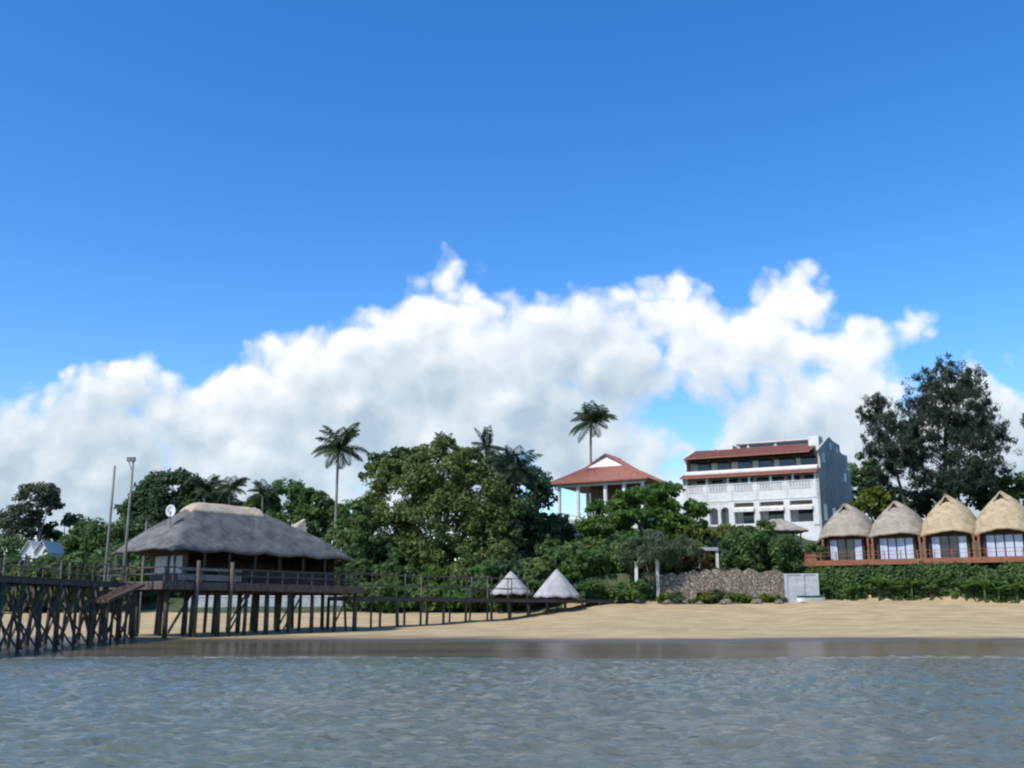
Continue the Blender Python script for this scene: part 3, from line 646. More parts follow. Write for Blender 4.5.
mb = MB(); mb.box(3.9, L2 - .6, 3.2, W2 - 1, zf, ze - .1); mb.build('wall', M['shade_wall'], hs)  # wall colour darkened to stand in for the dim, shaded interior
MB().box(0, L2, .05, .35, ze - .55, ze - .165).build('lintel', M['plaster'], hs)
for k in range(3): MB().box(4.5 + k * 2.4, 6.2 + k * 2.4, 3.12, 3.19, zf + .1, zf + 2.9).build('glass_door', M['dark_glass'], hs)
mb = MB(); mb.box(0, L2, .1, .2, zf + .95, zf + 1.05); mb.box(0, .1, .1, W2, zf + .95, zf + 1.05)
for k in range(30): mb.box(k * L2 / 30, k * L2 / 30 + .06, .12, .18, zf, zf + .95)
mb.build('balustrade', M['white_metal'], hs)

# ------------------------------------------------------------------ thatched bungalows on a red deck
ZD = 8.0
def bungalow(i, apex, tm, openm, label):
    p = Vector((hutA.x, hutA.y, 0)) + row * (rl * i / 3)
    t = thing('bungalow', label, 'bungalow', (p.x, p.y, ZD), bang, 'thatched bungalows along the red deck')
    A = apex - ZD; E = 2.72; hw, hd = 3.22, 3.3; cy = 3.2
    nv, nu = 26, 72; V = []; Qs = []
    for j in range(nv):
        v = j / (nv - 1); f = 0; flare = 1 + .03 * (1 - v) ** 6
        for k in range(nu):
            th = 2 * math.pi * k / nu; c, s = math.cos(th), math.sin(th)
            f = (1 - v ** (2.3 + .4 * c)) * (1 - .08 * v) + .13 * (1 - v) ** 6; q = 2 / 2.6; bx = hw * math.copysign(abs(c) ** q, c); by = hd * math.copysign(abs(s) ** q, s)
            rx, ry = .10 + .75 * max(0., s), float(np.clip(s * 1.6, -1, 1)) * 1.2 + .25
            wav = .28 * math.cos(2 * th) * -1 * (1 - v) ** 3 + .09 * math.sin(5 * th + i) * (1 - v) ** 3
            nz = .035 * math.sin(th * 13 + v * 30 + i) + .03 * math.sin(th * 29 - v * 50)
            z = E + (A - E) * v + wav - .35 * (1 - v) ** 8 * abs(c) ** 2 + nz
            # the ridge falls slightly towards the back
            z -= v * max(0, s) * .5
            V.append(((rx + (bx - rx) * f * flare) * (1 + nz * .4), cy + (ry + (by - ry) * f * flare), z))
    for j in range(nv - 1):
        for k in range(nu): Qs.append((j * nu + k, j * nu + (k + 1) % nu, (j + 1) * nu + (k + 1) % nu, (j + 1) * nu + k))
    mb = MB(); mb.add(V, Qs); mb.f.append(tuple(range((nv - 1) * nu, nv * nu)))
    ro = mb.build('roof', tm, t, True); so_ = ro.modifiers.new('s', 'SOLIDIFY'); so_.thickness = .22; so_.offset = -1
    # dark smoke vent with a little thatched hood just under the apex
    yv = cy - 1.6
    mb = MB(); mb.prism([(-.5, A - 1.15), (.5, A - 1.15), (.0, A - .40)], 'y', yv - .25, yv + .9); mb.build('smoke_vent', M['wood_dark'], ro)
    mb = MB()
    for s in (-1, 1):
        mb.hexa([(s * .60, yv - .5, A - 1.2), (0, yv - .5, A - .32), (s * .60, yv + 1.5, A - 1.0), (0, yv + 1.5, A - .3), (s * .78, yv - .5, A - 1.08), (0, yv - .5, A - .08), (s * .78, yv + 1.5, A - .9), (0, yv + 1.5, A - .1)])
    mb.build('vent_hood', tm, ro)
    # walls: timber posts, glazing, curtains
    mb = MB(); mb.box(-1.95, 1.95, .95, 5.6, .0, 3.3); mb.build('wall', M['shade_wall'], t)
    fr_ = .9
    for k in range(4):
        x0 = -1.85 + k * .925; x1 = x0 + .9
        cur = (k in (0, 3)) if openm else True
        pane = MB().box(x0 + .03, x1 - .03, fr_ - .045, fr_ + .03, .08, 2.5).build('glass_door', M['dark_glass'], t)
        if cur:
            mb = MB()
            kk = 10
            for c in range(kk):
                xa = x0 + .06 + (x1 - x0 - .12) * c / kk; xb = x0 + .06 + (x1 - x0 - .12) * (c + 1) / kk; o = .05 * (c % 2)
                mb.box(xa, xb, fr_ - .12 - o, fr_ - .05, .1, 2.42)
            mb.build('curtain', M['curtain'], pane)
    for x in (-2.0, -.02, 2.0): MB().box(x - .07, x + .07, .72, .86, 0, 2.62).build('door_frame', M['wood_dark'], t)
    MB().box(-2.1, 2.1, .70, .88, 2.62, 2.85).build('lintel', M['wood_dark'], t)
    for x in (-2.55, 2.55): MB().box(x - .11, x + .11, .25, .47, 0, 2.8).build('porch_post', M['deck_red'], t)
    MB().box(-2.5, -2.05, .9, 1.0, 0, 2.7).build('side_panel', M['wood_dark'], t)
    mb = MB()      # deck chair like low table on the porch is hinted by a dark bench
    mb.box(-2.35, -1.3, -.35, .05, .36, .42); 
    for x in (-2.3, -1.42): mb.box(x, x + .07, -.33, -.26, 0, .36); mb.box(x, x + .07, -.05, .02, 0, .36)
    return t
bungalow(0, at(843, 503, 119.5).z, M['thatch_drab'], True, 'grey brown thatched bungalow at the left end of the red deck')
bungalow(1, at(897, 500, 116.5).z, M['thatch_drab'], False, 'greyish thatched bungalow with all its pale curtains drawn, second from the left')
bungalow(2, at(952, 494, 114).z, M['thatch_tan'], True, 'golden tan thatched bungalow with dark glass between white curtains')
bungalow(3, at(1004, 490, 111).z, M['thatch_tan'], False, 'golden tan thatched bungalow with drawn curtains at the right end of the row')
p = Vector((hutA.x, hutA.y, 0))
dk = thing('bungalow_deck', 'red brown timber deck carrying the thatched bungalows above the green bank', 'deck', (p.x, p.y, ZD), bang)
mb = MB(); k = int(30 / .2)
for i in range(k): mb.box(-4.2 + i * .2, -4.2 + i * .2 + .18, -2.2, 6.0, -.1, -.003)
mb.build('deck_board', M['deck_red'], dk)
mb = MB(); mb.box(-4.3, 26, -2.32, -2.2, -.62, -.02); mb.box(-4.32, -4.2, -2.32, 6, -.55, -.02); mb.build('fascia', M['deck_red'], dk)
mb = MB()
for zz in (.5, .88): MB().box(-4.2, 26, -2.21, -2.15, zz - .022, zz + .022).build('rail', M['deck_red'], dk)
for i in range(18):
    o = MB().box(-4.2 + i * 1.75, -4.1 + i * 1.75, -2.24, -2.13, 0, .9).build('rail_post', M['deck_red'], dk)
mb = MB(); mb.box(-4.2, -2.9, -2.1, -2.0, 0, .8); mb.build('end_screen', M['deck_red'], dk)
for i in range(9):
    q = Vector((p.x, p.y, 0)) + row * (-4 + i * 3.6) + Vector((-row.y, row.x, 0)) * -2.0
    MB().box(-4.1 + i * 3.6, -3.85 + i * 3.6, -2.1, -1.85, G(q.x, q.y) - .5 - ZD, -.55).build('deck_pile', M['timber'], dk)

# thatched roof lower down behind the round bush, in front of the hotel
p = at(778, 535, 128)
t = thing('thatched_shelter', 'low grey thatched shelter roof between the round bush and the hotel', 'shelter', (p.x, p.y, G(p.x, p.y)))
hz = at(778, 519, 128).z - t.location.z; he = at(778, 531, 128).z - t.location.z
height_roof('roof', -3.2, 3.2, -2.4, 2.4, lambda X, Y: he + (hz - he) * np.clip(smin(1 - np.abs(X) / 3.2 * 1.0 + .0, 1 - np.abs(Y) / 2.4, .25) * 1.25, 0, 1) + .04 * np.sin(X * 5 + Y * 3), M['thatch_drab'], t, .16, .22)
for x in (-2.4, 2.4):
    for y in (-1.7, 1.7): MB().tube([(x, y, -.5), (x, y, he + .35)], .1, 6).build('post', M['timber'], t)

# ------------------------------------------------------------------ beach umbrellas of thatch
for (px, top, bot, hw, D, lab) in ((511, 571, 594, 20, 107.5, 'pale conical thatched beach umbrella behind the walkway, the left one'), (557, 569, 597, 23, 107.0, 'pale conical thatched beach umbrella, larger and right of its twin')):
    pb = at(px, bot, D); pt = at(px, top, D); rw_ = hw / 1026 * D
    t = thing('beach_umbrella', lab, 'beach umbrella', (pb.x, pb.y, G(pb.x, pb.y)), 0, 'thatched beach umbrellas')
    h0 = pb.z - t.location.z; h1 = pt.z - t.location.z
    nv, nu = 12, 40; V = []; Qs = []
    for j in range(nv):
        v = j / (nv - 1)
        for k in range(nu):
            th = 2 * math.pi * k / nu; r = rw_ * (1 - v) ** .92 * (1 + .05 * math.sin(th * 7 + px) * (1 - v) + .03 * math.sin(th * 17)) + .03
            V.append((r * math.cos(th), r * math.sin(th), h0 + (h1 - h0) * v + .06 * math.sin(th * 9 + px) * (1 - v)))
    for j in range(nv - 1):
        for k in range(nu): Qs.append((j * nu + k, j * nu + (k + 1) % nu, (j + 1) * nu + (k + 1) % nu, (j + 1) * nu + k))
    mb = MB(); mb.add(V, Qs); ro = mb.build('canopy', M['thatch_silver'], t, True); s_ = ro.modifiers.new('s', 'SOLIDIFY'); s_.thickness = .14; s_.offset = -1
    MB().tube([(0, 0, -.3), (0, 0, h1 - .1)], .09, 8).build('pole', M['timber'], t)

# ------------------------------------------------------------------ walls, gate posts and small things at the top of the beach
def curved_wall(px0, px1, D, rowtop, rowbot, m, name, label, cat, depth=1.2, rag=.35):
    n_, nv = 110, 13; V = []; tops = np.interp(np.linspace(0, 1, n_ + 1), np.linspace(0, 1, 24), np.random.default_rng(4).uniform(-rag, rag, 24)); rr_ = np.random.default_rng(9)
    jit = rr_.uniform(-.16, .16, (n_ + 1, nv)); jit = (jit + np.roll(jit, 1, 0) + np.roll(jit, 1, 1)) * .7
    for i in range(n_ + 1):
        f = i / n_; pt = at(px0 + (px1 - px0) * f, rowtop(f), D); zb_ = G(pt.x, D) - .5; zt = pt.z + tops[i] + rr_.uniform(-.06, .06)
        for k in range(nv):
            g_ = min(1, k / (nv - 3)); yy = .1 + .5 * g_ if k < nv - 2 else depth
            zz = zb_ + (zt - zb_) * g_ if k < nv - 1 else zb_
            V.append((pt.x + jit[i, k] * .25, D + yy + (jit[i, k] * .2 if k < nv - 2 else 0), zz))
    Fs = [(i * nv + k, (i + 1) * nv + k, (i + 1) * nv + k + 1, i * nv + k + 1) for i in range(n_) for k in range(nv - 1)] + [tuple(range(nv)), tuple(n_ * nv + k for k in range(nv))[::-1]]
    mb = MB(); mb.add(V, Fs); o = mb.build(name, m); tag(o, label, cat); return o
curved_wall(662, 788, 113.6, lambda f: 573 + 7 * max(0, .2 - f) * 5 * .6 - 2 * math.sin(f * 3.1), None, M['stone'], 'stone_retaining_wall', 'rough brown stone retaining wall at the top of the beach below the round bush', 'wall')
p0 = at(784, 575, 112.6); p1 = at(818, 574, 112.0)
t = thing('block_wall', 'pale grey blue block wall between the stone wall and the bungalow bank', 'wall', (p0.x, p0.y, G(p0.x, p0.y)), math.atan2(p1.y - p0.y, p1.x - p0.x))
lw = math.hypot(p1.x - p0.x, p1.y - p0.y); hh = p0.z - t.location.z
mb = MB(); mb.box(0, lw, 0, .4, -.6, hh); mb.build('wall', M['panel'], t)
MB().box(-.08, lw + .08, -.07, .47, hh, hh + .14).build('coping', M['panel'], t)
for x in (0, lw * .5, lw - .3): MB().box(x, x + .3, -.1, 0, -.6, hh).build('pier', M['panel'], t)
# small boat drawn up below the block wall
p = at(812, 600, 110.6)
t = thing('small_boat', 'small dark teal and white boat drawn up below the block wall', 'boat', (p.x, p.y, G(p.x, p.y)), R(12))
def hull(z0, z1, g_):
    V = []; n_ = 14
    for i in range(n_ + 1):
        f = i / n_; wd = .62 * math.sin(math.pi * min(1, .18 + f * .82)) ** .7 + .02; x = -1.5 + 3 * f; sh = .22 * (f - .3) ** 2
        V += [(x, -wd * g_, z1 + sh), (x, -wd * .72 * g_, z0), (x, wd * .72 * g_, z0), (x, wd * g_, z1 + sh)]
    Fs = [(i * 4 + k, (i + 1) * 4 + k, (i + 1) * 4 + k + 1, i * 4 + k + 1) for i in range(n_) for k in range(3)]
    mb = MB(); mb.add(V, Fs); mb.f += [(0, 1, 2, 3), tuple(n_ * 4 + k for k in (3, 2, 1, 0))]; return mb
hb_ = hull(.0, .38, 1.0).build('hull', M['white_metal'], t); q = hb_.modifiers.new('s', 'SOLIDIFY'); q.thickness = .04
hb_ = hull(.381, .62, 1.06).build('gunwale', M['teal'], t); q = hb_.modifiers.new('s', 'SOLIDIFY'); q.thickness = .04
MB().box(-.2, .1, -.55, .55, .38, .43).build('thwart', M['timber_pale'], t)
# gate posts where the walkway lands
for (px, top, bot, D, m, wd, lab) in ((637, 563, 604, 113.9, 'plaster', .32, 'white gate post left of the walkway landing under the grey green tree'), (658.5, 560, 604, 113.4, 'panel', .32, 'pale grey gate post right of the walkway landing, beside the stone wall')):
    p = at(px, top, D); q = at(px, bot, D); t = thing('gate_post', lab, 'post', (q.x, q.y, G(q.x, q.y)))
    h = p.z - t.location.z
    MB().box(-wd / 2, wd / 2, -wd / 2, wd / 2, -.4, h).build('shaft', M[m], t); MB().box(-wd * .65, wd * .65, -wd * .65, wd * .65, h, h + .12).build('cap', M[m], t)
    MB().box(-wd * .7, wd * .7, -wd * .7, wd * .7, -.4, .25).build('base', M[m], t)
# low pale wall on the shore seen between the stilts
p0 = at(188, 604, 112.5); p1 = at(366, 604, 113.5)
t = thing('low_wall', 'long low pale wall on the shore seen between the stilts of the thatched house', 'wall', (p0.x, p0.y, G(p0.x, p0.y)), math.atan2(p1.y - p0.y, p1.x - p0.x))
lw = math.hypot(p1.x - p0.x, p1.y - p0.y); MB().box(0, lw, 0, .3, -.8, 1.15).build('wall', M['panel'], t); MB().box(-.05, lw + .05, -.06, .36, 1.15, 1.26).build('coping', M['plaster'], t)
# little canopy among the shrubs
p = at(709, 549, 121)
t = thing('garden_canopy', 'small flat pale blue canopy roof on white posts among the shrubs below the hotel', 'canopy', (p.x, p.y, G(p.x, p.y)))
h = p.z - t.location.z
MB().box(-1.7, 1.7, -1.2, 1.2, h - .25, h + .12).build('roof', M['panel'], t)
for x in (-1.4, .75, 1.4): MB().box(x - .16, x + .16, -1.0, -.7, -.5, h - .25).build('post', M['plaster'], t)
mb = MB(); mb.box(-1.5, 1.5, .8, 1.0, -.5, h - .25); mb.build('back_wall', M['panel'], t)
# white house glimpsed far left
p = at(35, 552, 138)
t = thing('white_cottage', 'small white cottage with twin gables half hidden in trees at the far left', 'cottage', (p.x, p.y, G(p.x, p.y)))
h = at(35, 552, 138).z - t.location.z; h2 = at(35, 541, 138).z - t.location.z
for sx in (-.9, .9):
    mb = MB(); mb.prism([(sx * 1 - .85, -.5), (sx + .85, -.5), (sx + .85, h), (sx, h2), (sx - .85, h)], 'y', 0, 5); mb.build('wall', M['plaster'], t)
    mb = MB()
    for s in (-1, 1): mb.hexa([(sx, -.3, h2 + .02), (sx + s * 1.0, -.3, h - .12), (sx, 5.3, h2 + .02), (sx + s * 1.0, 5.3, h - .12), (sx, -.3, h2 + .14), (sx + s * 1.0, -.3, h), (sx, 5.3, h2 + .14), (sx + s * 1.0, 5.3, h)])
    mb.build('roof', M['awning'], t)
    MB().box(sx - .35, sx + .35, -.04, .02, h - 1.6, h - .5).build('window', M['dark_glass'], t)
# low house glimpsed behind the shrubs right of the hotel
p = at(980, 505, 150)

# ------------------------------------------------------------------ vegetation
def leaves(cent, rad, cnt, size, rs, droop=.0, flat=1.0, aspect=.6):
    """cloud of leaf quads round clump centres"""
    C_ = np.repeat(cent, cnt, 0); Rd = np.repeat(rad, cnt)
    N = len(C_); d = rs.normal(0, 1, (N, 3)); d /= np.linalg.norm(d, axis=1, keepdims=True)
    r = Rd * rs.uniform(.25, 1, N) ** .6
    off = d * r[:, None]; off[:, 2] *= flat; P = C_ + off
    nrm = d * .7 + rs.normal(0, .55, (N, 3)); nrm[:, 2] += .55; nrm /= np.linalg.norm(nrm, axis=1, keepdims=True)
    a = np.cross(nrm, rs.normal(0, 1, (N, 3))); a[:, 2] -= droop; a /= np.linalg.norm(a, axis=1, keepdims=True); b_ = np.cross(nrm, a)
    s = size * rs.uniform(.45, 1.5, N)[:, None] * np.repeat(rs.uniform(.8, 1.2, len(cent)), cnt)[:, None]
    V = np.stack([P - a * s, P + b_ * s * aspect, P + a * s, P - b_ * s * aspect], 1).reshape(-1, 3)
    return V, np.arange(N * 4).reshape(-1, 4)
def clumps(lobes, rs, per=1.0, shell=.62, csize=1.0):
    cs, rd = [], []
    for (x, y, z, rx, ry, rz) in lobes:
        k = max(5, int(per * (rx * rz) ** .9 * 2.4)); 
        d = rs.normal(0, 1, (k, 3)); d[:, 2] = d[:, 2] * .8 + .2; d /= np.linalg.norm(d, axis=1, keepdims=True)
        f = rs.uniform(shell, 1.0, k)[:, None] ** .8
        cs.append(np.array((x, y, z)) + d * f * np.array((rx, ry, rz))); rd.append(rs.uniform(.16, .34, k) * (rx * rz) ** .5 * csize + .15)
    return np.concatenate(cs), np.concatenate(rd)
def tree(name, label, cat, D, lobes_px, leaf, lsize=.26, per=1.0, cnt=60, seed=1, trunk=.35, bark='bark', group=None, shell=.6, csize=1.0, flat=.75, base_px=None, limbs=True, aspect=.6, droop=0., depth=.8):
    rs = np.random.default_rng(seed); L = []
    for lb in lobes_px:
        px, py, rx, ry = lb[:4]; dd = lb[4] if len(lb) > 4 else 0
        Dq = D + dd; c = at(px, py, Dq); s = Dq / 1010.0; L.append((c.x, c.y, c.z, rx * s, rx * s * depth, ry * s))
    bx = at(base_px if base_px is not None else sum(l[0] for l in lobes_px) / len(lobes_px), 560, D)
    bz = G(bx.x, D); t = thing(name, label, cat, (bx.x, D, bz), 0, group)
    L = [(x - bx.x, y - D, z - bz, a, b_, c) for (x, y, z, a, b_, c) in L]
    cs, rd = clumps(L, rs, per, shell, csize)
    V, Q = leaves(cs, rd, cnt, lsize, rs, flat=flat, aspect=aspect, droop=droop)
    np_mesh('crown', V, Q, M[leaf], t)
    if limbs:
        mb = MB(); top = max(l[2] for l in L)
        mb.tube([(0, 0, -.6), (.1 * trunk, .05, top * .3), (rs.uniform(-.5, .5), rs.uniform(-.3, .3), top * .65)], [trunk * 1.4, trunk, trunk * .6], 8)
        for l in L:
            f = rs.uniform(.25, .5); z0 = max(.3, min(top * f, l[2] * .6)); mid = (l[0] * .45, l[1] * .45, z0 + (l[2] - z0) * .6)
            mb.tube([(0, 0, z0), mid, (l[0], l[1], l[2] + l[5] * .3)], [trunk * .55, trunk * .35, trunk * .12], 6, False)
        mb.build('trunk', M[bark], t, True)
    return t
def palm(name, label, px, py, D, crad, leaf='leaf_palm', nf=20, seed=1, lean=(0, 0), trunk=.2, base_off=0, groundz=None, bark='bark_pale', wind=(0, 0), group=None, droopf=1.0, upr=1.0):
    rs = np.random.default_rng(seed); c = at(px, py, D); bx = c.x + base_off; bz = G(bx, D)
    t = thing(name, label, 'palm tree', (bx, D, bz), 0, group); h = c.z - bz; ox = c.x - bx
    pts = [(ox * (f ** 1.6) + .12 * math.sin(f * 5), .1 * math.sin(f * 4), -.5 + (h + .5) * f) for f in np.linspace(0, 1, 12)]
    mb = MB(); mb.tube(pts, [trunk * (1.5 if i == 0 else 1.1 - .35 * i / 11) * (1 + .05 * (i % 2)) for i in range(12)], 9); mb.build('trunk', M[bark], t, True)
    Vs, Qs, n0 = [], [], 0
    for k in range(nf):
        az = 2 * math.pi * k / nf * 1.0 + rs.uniform(-.25, .25) + (k % 3) * .4; Lk = 1; el = math.radians(rs.choice([75, 55, 35, 15, -5, -25]) * 1.0 + rs.uniform(-8, 8)) * upr
        Lf = crad * rs.uniform(.85, 1.12); dirh = np.array((math.cos(az), math.sin(az), 0)); m_ = 15
        P = []; p_ = np.array((ox, 0, h)); e_ = el
        for i in range(m_ + 1):
            P.append(p_.copy()); d_ = dirh * math.cos(e_) + np.array((0, 0, math.sin(e_))) + np.array((wind[0], wind[1], 0)) * i / m_
            d_ /= np.linalg.norm(d_); p_ = p_ + d_ * Lf / m_; e_ -= droopf * (1.5 if el > 0 else 1.05) / m_ * (0.5 + 1.1 * i / m_)
        P = np.array(P)
        for i in range(1, m_ + 1):
            ax = P[i] - P[i - 1]; ax /= np.linalg.norm(ax); sd = np.cross(ax, (0, 0, 1)); sd /= (np.linalg.norm(sd) + 1e-6)
            ll = crad * .37 * math.sin(math.pi * min(.96, .12 + .86 * i / m_)) ** .7
            for s in (-1, 1):
                for h_ in (0., .5):
                    b0 = P[i - 1] + (P[i] - P[i - 1]) * h_; dv = sd * s * .8 + ax * .55 + np.array((0, 0, -.50 - .3 * rs.random())); dv /= np.linalg.norm(dv)
                    tip = b0 + dv * ll * rs.uniform(.85, 1.1); wv_ = ax * crad * .017
                    midp = b0 + dv * ll * .5 + np.array((0, 0, .03))
                    Vs += [b0 - wv_ * .6, midp - wv_, tip, midp + wv_]; Qs.append((n0, n0 + 1, n0 + 2, n0 + 3)); n0 += 4
        for i in range(m_):    # rachis
            sd = np.cross(P[i + 1] - P[i], (0, 0, 1)); sd = sd / (np.linalg.norm(sd) + 1e-6) * crad * .010
            Vs += [P[i] - sd, P[i + 1] - sd, P[i + 1] + sd, P[i] + sd]; Qs.append((n0, n0 + 1, n0 + 2, n0 + 3)); n0 += 4
    np_mesh('crown', np.array(Vs), np.array(Qs), M[leaf], t)
    return t

# --- left background trees
tree('sparse_tree', 'sparse brownish crowned tree at the far left against the cloud', 'tree', 158, [(38, 495, 22, 14), (22, 518, 20, 16), (50, 506, 12, 10), (12, 530, 18, 18)], 'leaf_dry', .22, 3.2, 70, 11, .3, base_px=36, csize=1.0)
tree('dark_tree', 'dark rounded tree beside the sparse tree at the far left', 'tree', 162, [(64, 530, 22, 16), (45, 540, 18, 14), (82, 545, 18, 14)], 'leaf_dark', .28, 1.6, 70, 12)
tree('leafy_tree', 'mid green low tree behind the two thin poles', 'tree', 148, [(98, 540, 30, 20), (70, 555, 26, 18), (118, 548, 20, 26), (40, 562, 30, 16), (8, 556, 24, 18)], 'leaf_green', .26, 2.2, 70, 13, csize=1.1)
tree('dark_tree', 'large dark tree behind the thatched stilt house, right of the poles', 'tree', 165, [(172, 492, 34, 22), (150, 512, 26, 24), (200, 508, 30, 24), (172, 530, 46, 26), (225, 520, 26, 22)], 'leaf_dark', .3, 2.2, 75, 14, .5, csize=1.1)
palm('palm_tree', 'shaggy low palm behind the dish side of the stilt house ridge, the left one', 206, 489, 160, 3.6, seed=2, nf=22)
palm('palm_tree', 'shaggy low palm above the pale ridge of the stilt house', 231, 487, 158, 3.4, seed=3, nf=22)
palm('palm_tree', 'short palm at the left edge of the trees right of the thatched ridge', 264, 492, 152, 3.0, seed=4, nf=20)
tree('leafy_tree', 'green tree with a broad crown behind the right half of the thatched roof', 'tree', 155, [(286, 500, 26, 18), (312, 506, 22, 18), (262, 508, 20, 16), (300, 525, 42, 22), (332, 520, 18, 18)], 'leaf_green', .28, 2.2, 75, 15, .4, csize=1.1)
palm('palm_tree', 'tall coconut palm standing alone left of the olive trees', 340, 447, 128, 4.1, seed=5, nf=26, base_off=-.4, trunk=.19)
# --- the big central clump
tree('olive_tree', 'huge olive green spreading tree in the centre of the shore', 'tree', 126, [(440, 472, 36, 26), (405, 486, 34, 30), (478, 500, 30, 34), (390, 530, 36, 30), (440, 525, 50, 36), (366, 515, 20, 24, 2), (416, 456, 18, 13), (446, 448, 16, 12), (470, 462, 18, 16), (386, 468, 16, 12), (502, 525, 22, 34), (405, 555, 36, 22, -1), (450, 560, 40, 22, -1), (490, 555, 24, 24, -1), (360, 545, 22, 22)], 'leaf_olive', .21, 2.6, 95, 21, .5, csize=1.0, base_px=438)
tree('dark_tree', 'dark leafy tree behind the right flank of the huge olive tree', 'tree', 136, [(520, 500, 32, 38), (500, 480, 22, 26), (535, 530, 30, 34), (512, 545, 40, 28), (380, 468, 22, 16, 4), (400, 460, 18, 14, 4)], 'leaf_dark', .27, 2.0, 75, 22, .4, base_px=520, csize=1.1)
tree('leafy_tree', 'small green tree at the left foot of the olive tree beside the stilt house', 'tree', 120, [(352, 520, 18, 20), (345, 545, 24, 20), (372, 550, 26, 20), (358, 508, 12, 10)], 'leaf_green', .24, 1.6, 70, 23, .25)
palm('palm_tree', 'palm crown poking out of the top of the olive tree', 445, 445, 134, 2.4, seed=6, nf=18, upr=1.1)
palm('palm_tree', 'narrow upright palm above the dark trees right of the olive tree', 487, 445, 138, 3.0, seed=7, nf=16, upr=1.25, droopf=.55, leaf='leaf_blue')
palm('palm_tree', 'palm with drooping fronds just right of the narrow upright palm', 502, 462, 138, 3.2, seed=8, nf=20, leaf='leaf_blue')
palm('palm_tree', 'leaning palm with spread fronds nearest the red roofed house', 516, 468, 127, 4.0, seed=9, nf=26, leaf='leaf_blue', base_off=-.3, trunk=.24, bark='bark')
palm('palm_tree', 'tall palm with a slim pale trunk behind the red roofed house', 592, 420, 158, 4.3, seed=10, nf=27, base_off=-.6, trunk=.24)
# --- between the houses
tree('spreading_tree', 'bright green tree in flat layers in front of the red roofed house', 'tree', 129, [(648, 497, 34, 9), (610, 507, 28, 8), (680, 510, 28, 9), (640, 518, 50, 9), (604, 526, 28, 9), (676, 528, 30, 9), (650, 540, 44, 9), (610, 545, 28, 10), (665, 490, 18, 7)], 'leaf_bright', .24, 4.2, 70, 31, .4, flat=.5, depth=1.0, csize=1.3)
tree('dark_tree', 'dark green tree under the left columns of the red roofed house', 'tree', 133, [(568, 535, 26, 22), (548, 540, 24, 24), (590, 545, 24, 22), (560, 560, 40, 20)], 'leaf_dark', .26, 1.5, 70, 32, .3)
tree('screw_pine', 'grey green bushy tree with thin stems above the walkway landing', 'tree', 114.2, [(650, 545, 26, 14), (632, 552, 18, 14), (668, 553, 20, 14), (650, 560, 30, 12), (684, 548, 16, 12)], 'leaf_grey', .26, 2.0, 60, 33, .12, aspect=.25, droop=.8, base_px=649)
tree('shrub', 'yellow green shrub beside the pale blue garden canopy', 'shrub', 124, [(688, 536, 16, 10), (706, 538, 14, 8), (726, 532, 14, 9), (745, 535, 14, 9)], 'leaf_yellow', .22, 2.4, 50, 34, .12)
tree('flowering_shrub', 'reddish flowering shrub by the left post of the garden canopy', 'shrub', 116.5, [(698, 562, 13, 11), (688, 566, 10, 9), (708, 570, 9, 8)], 'flower', .15, 4, 40, 35, .08)
tree('round_bush', 'big round dark green bush on top of the stone retaining wall', 'bush', 119, [(762, 548, 34, 22), (742, 556, 22, 18), (786, 556, 22, 18), (760, 535, 24, 12), (765, 562, 38, 12), (735, 548, 14, 14)], 'leaf_green', .20, 2.2, 90, 36, .2, flat=.9)
tree('shrub', 'yellow green bush between the hotel and the casuarina trees', 'shrub', 142, [(876, 500, 18, 14), (862, 506, 14, 12), (892, 508, 16, 12)], 'leaf_yellow', .26, 2.0, 60, 37, .15)
tree('leafy_tree', 'green tree behind the right end of the hotel', 'tree', 168, [(862, 480, 16, 26), (876, 490, 16, 20), (856, 495, 14, 18)], 'leaf_green', .3, 1.5, 70, 38, .3)
tree('dark_tree', 'low dark tree behind the second bungalow roof', 'tree', 150, [(905, 502, 24, 16), (930, 505, 24, 16), (888, 512, 18, 12)], 'leaf_dark', .3, 1.5, 70, 39, .3)
tree('dark_tree', 'low dark tree behind the third bungalow roof', 'tree', 146, [(962, 490, 26, 22), (985, 482, 24, 20), (940, 500, 20, 14)], 'leaf_dark', .3, 1.5, 70, 40, .3)
tree('leafy_tree', 'mid green sloping tree behind the rightmost bungalow', 'tree', 142, [(1010, 488, 26, 16), (1040, 490, 26, 20), (1000, 500, 20, 14), (1075, 495, 30, 24)], 'leaf_green', .28, 1.5, 70, 41, .3)
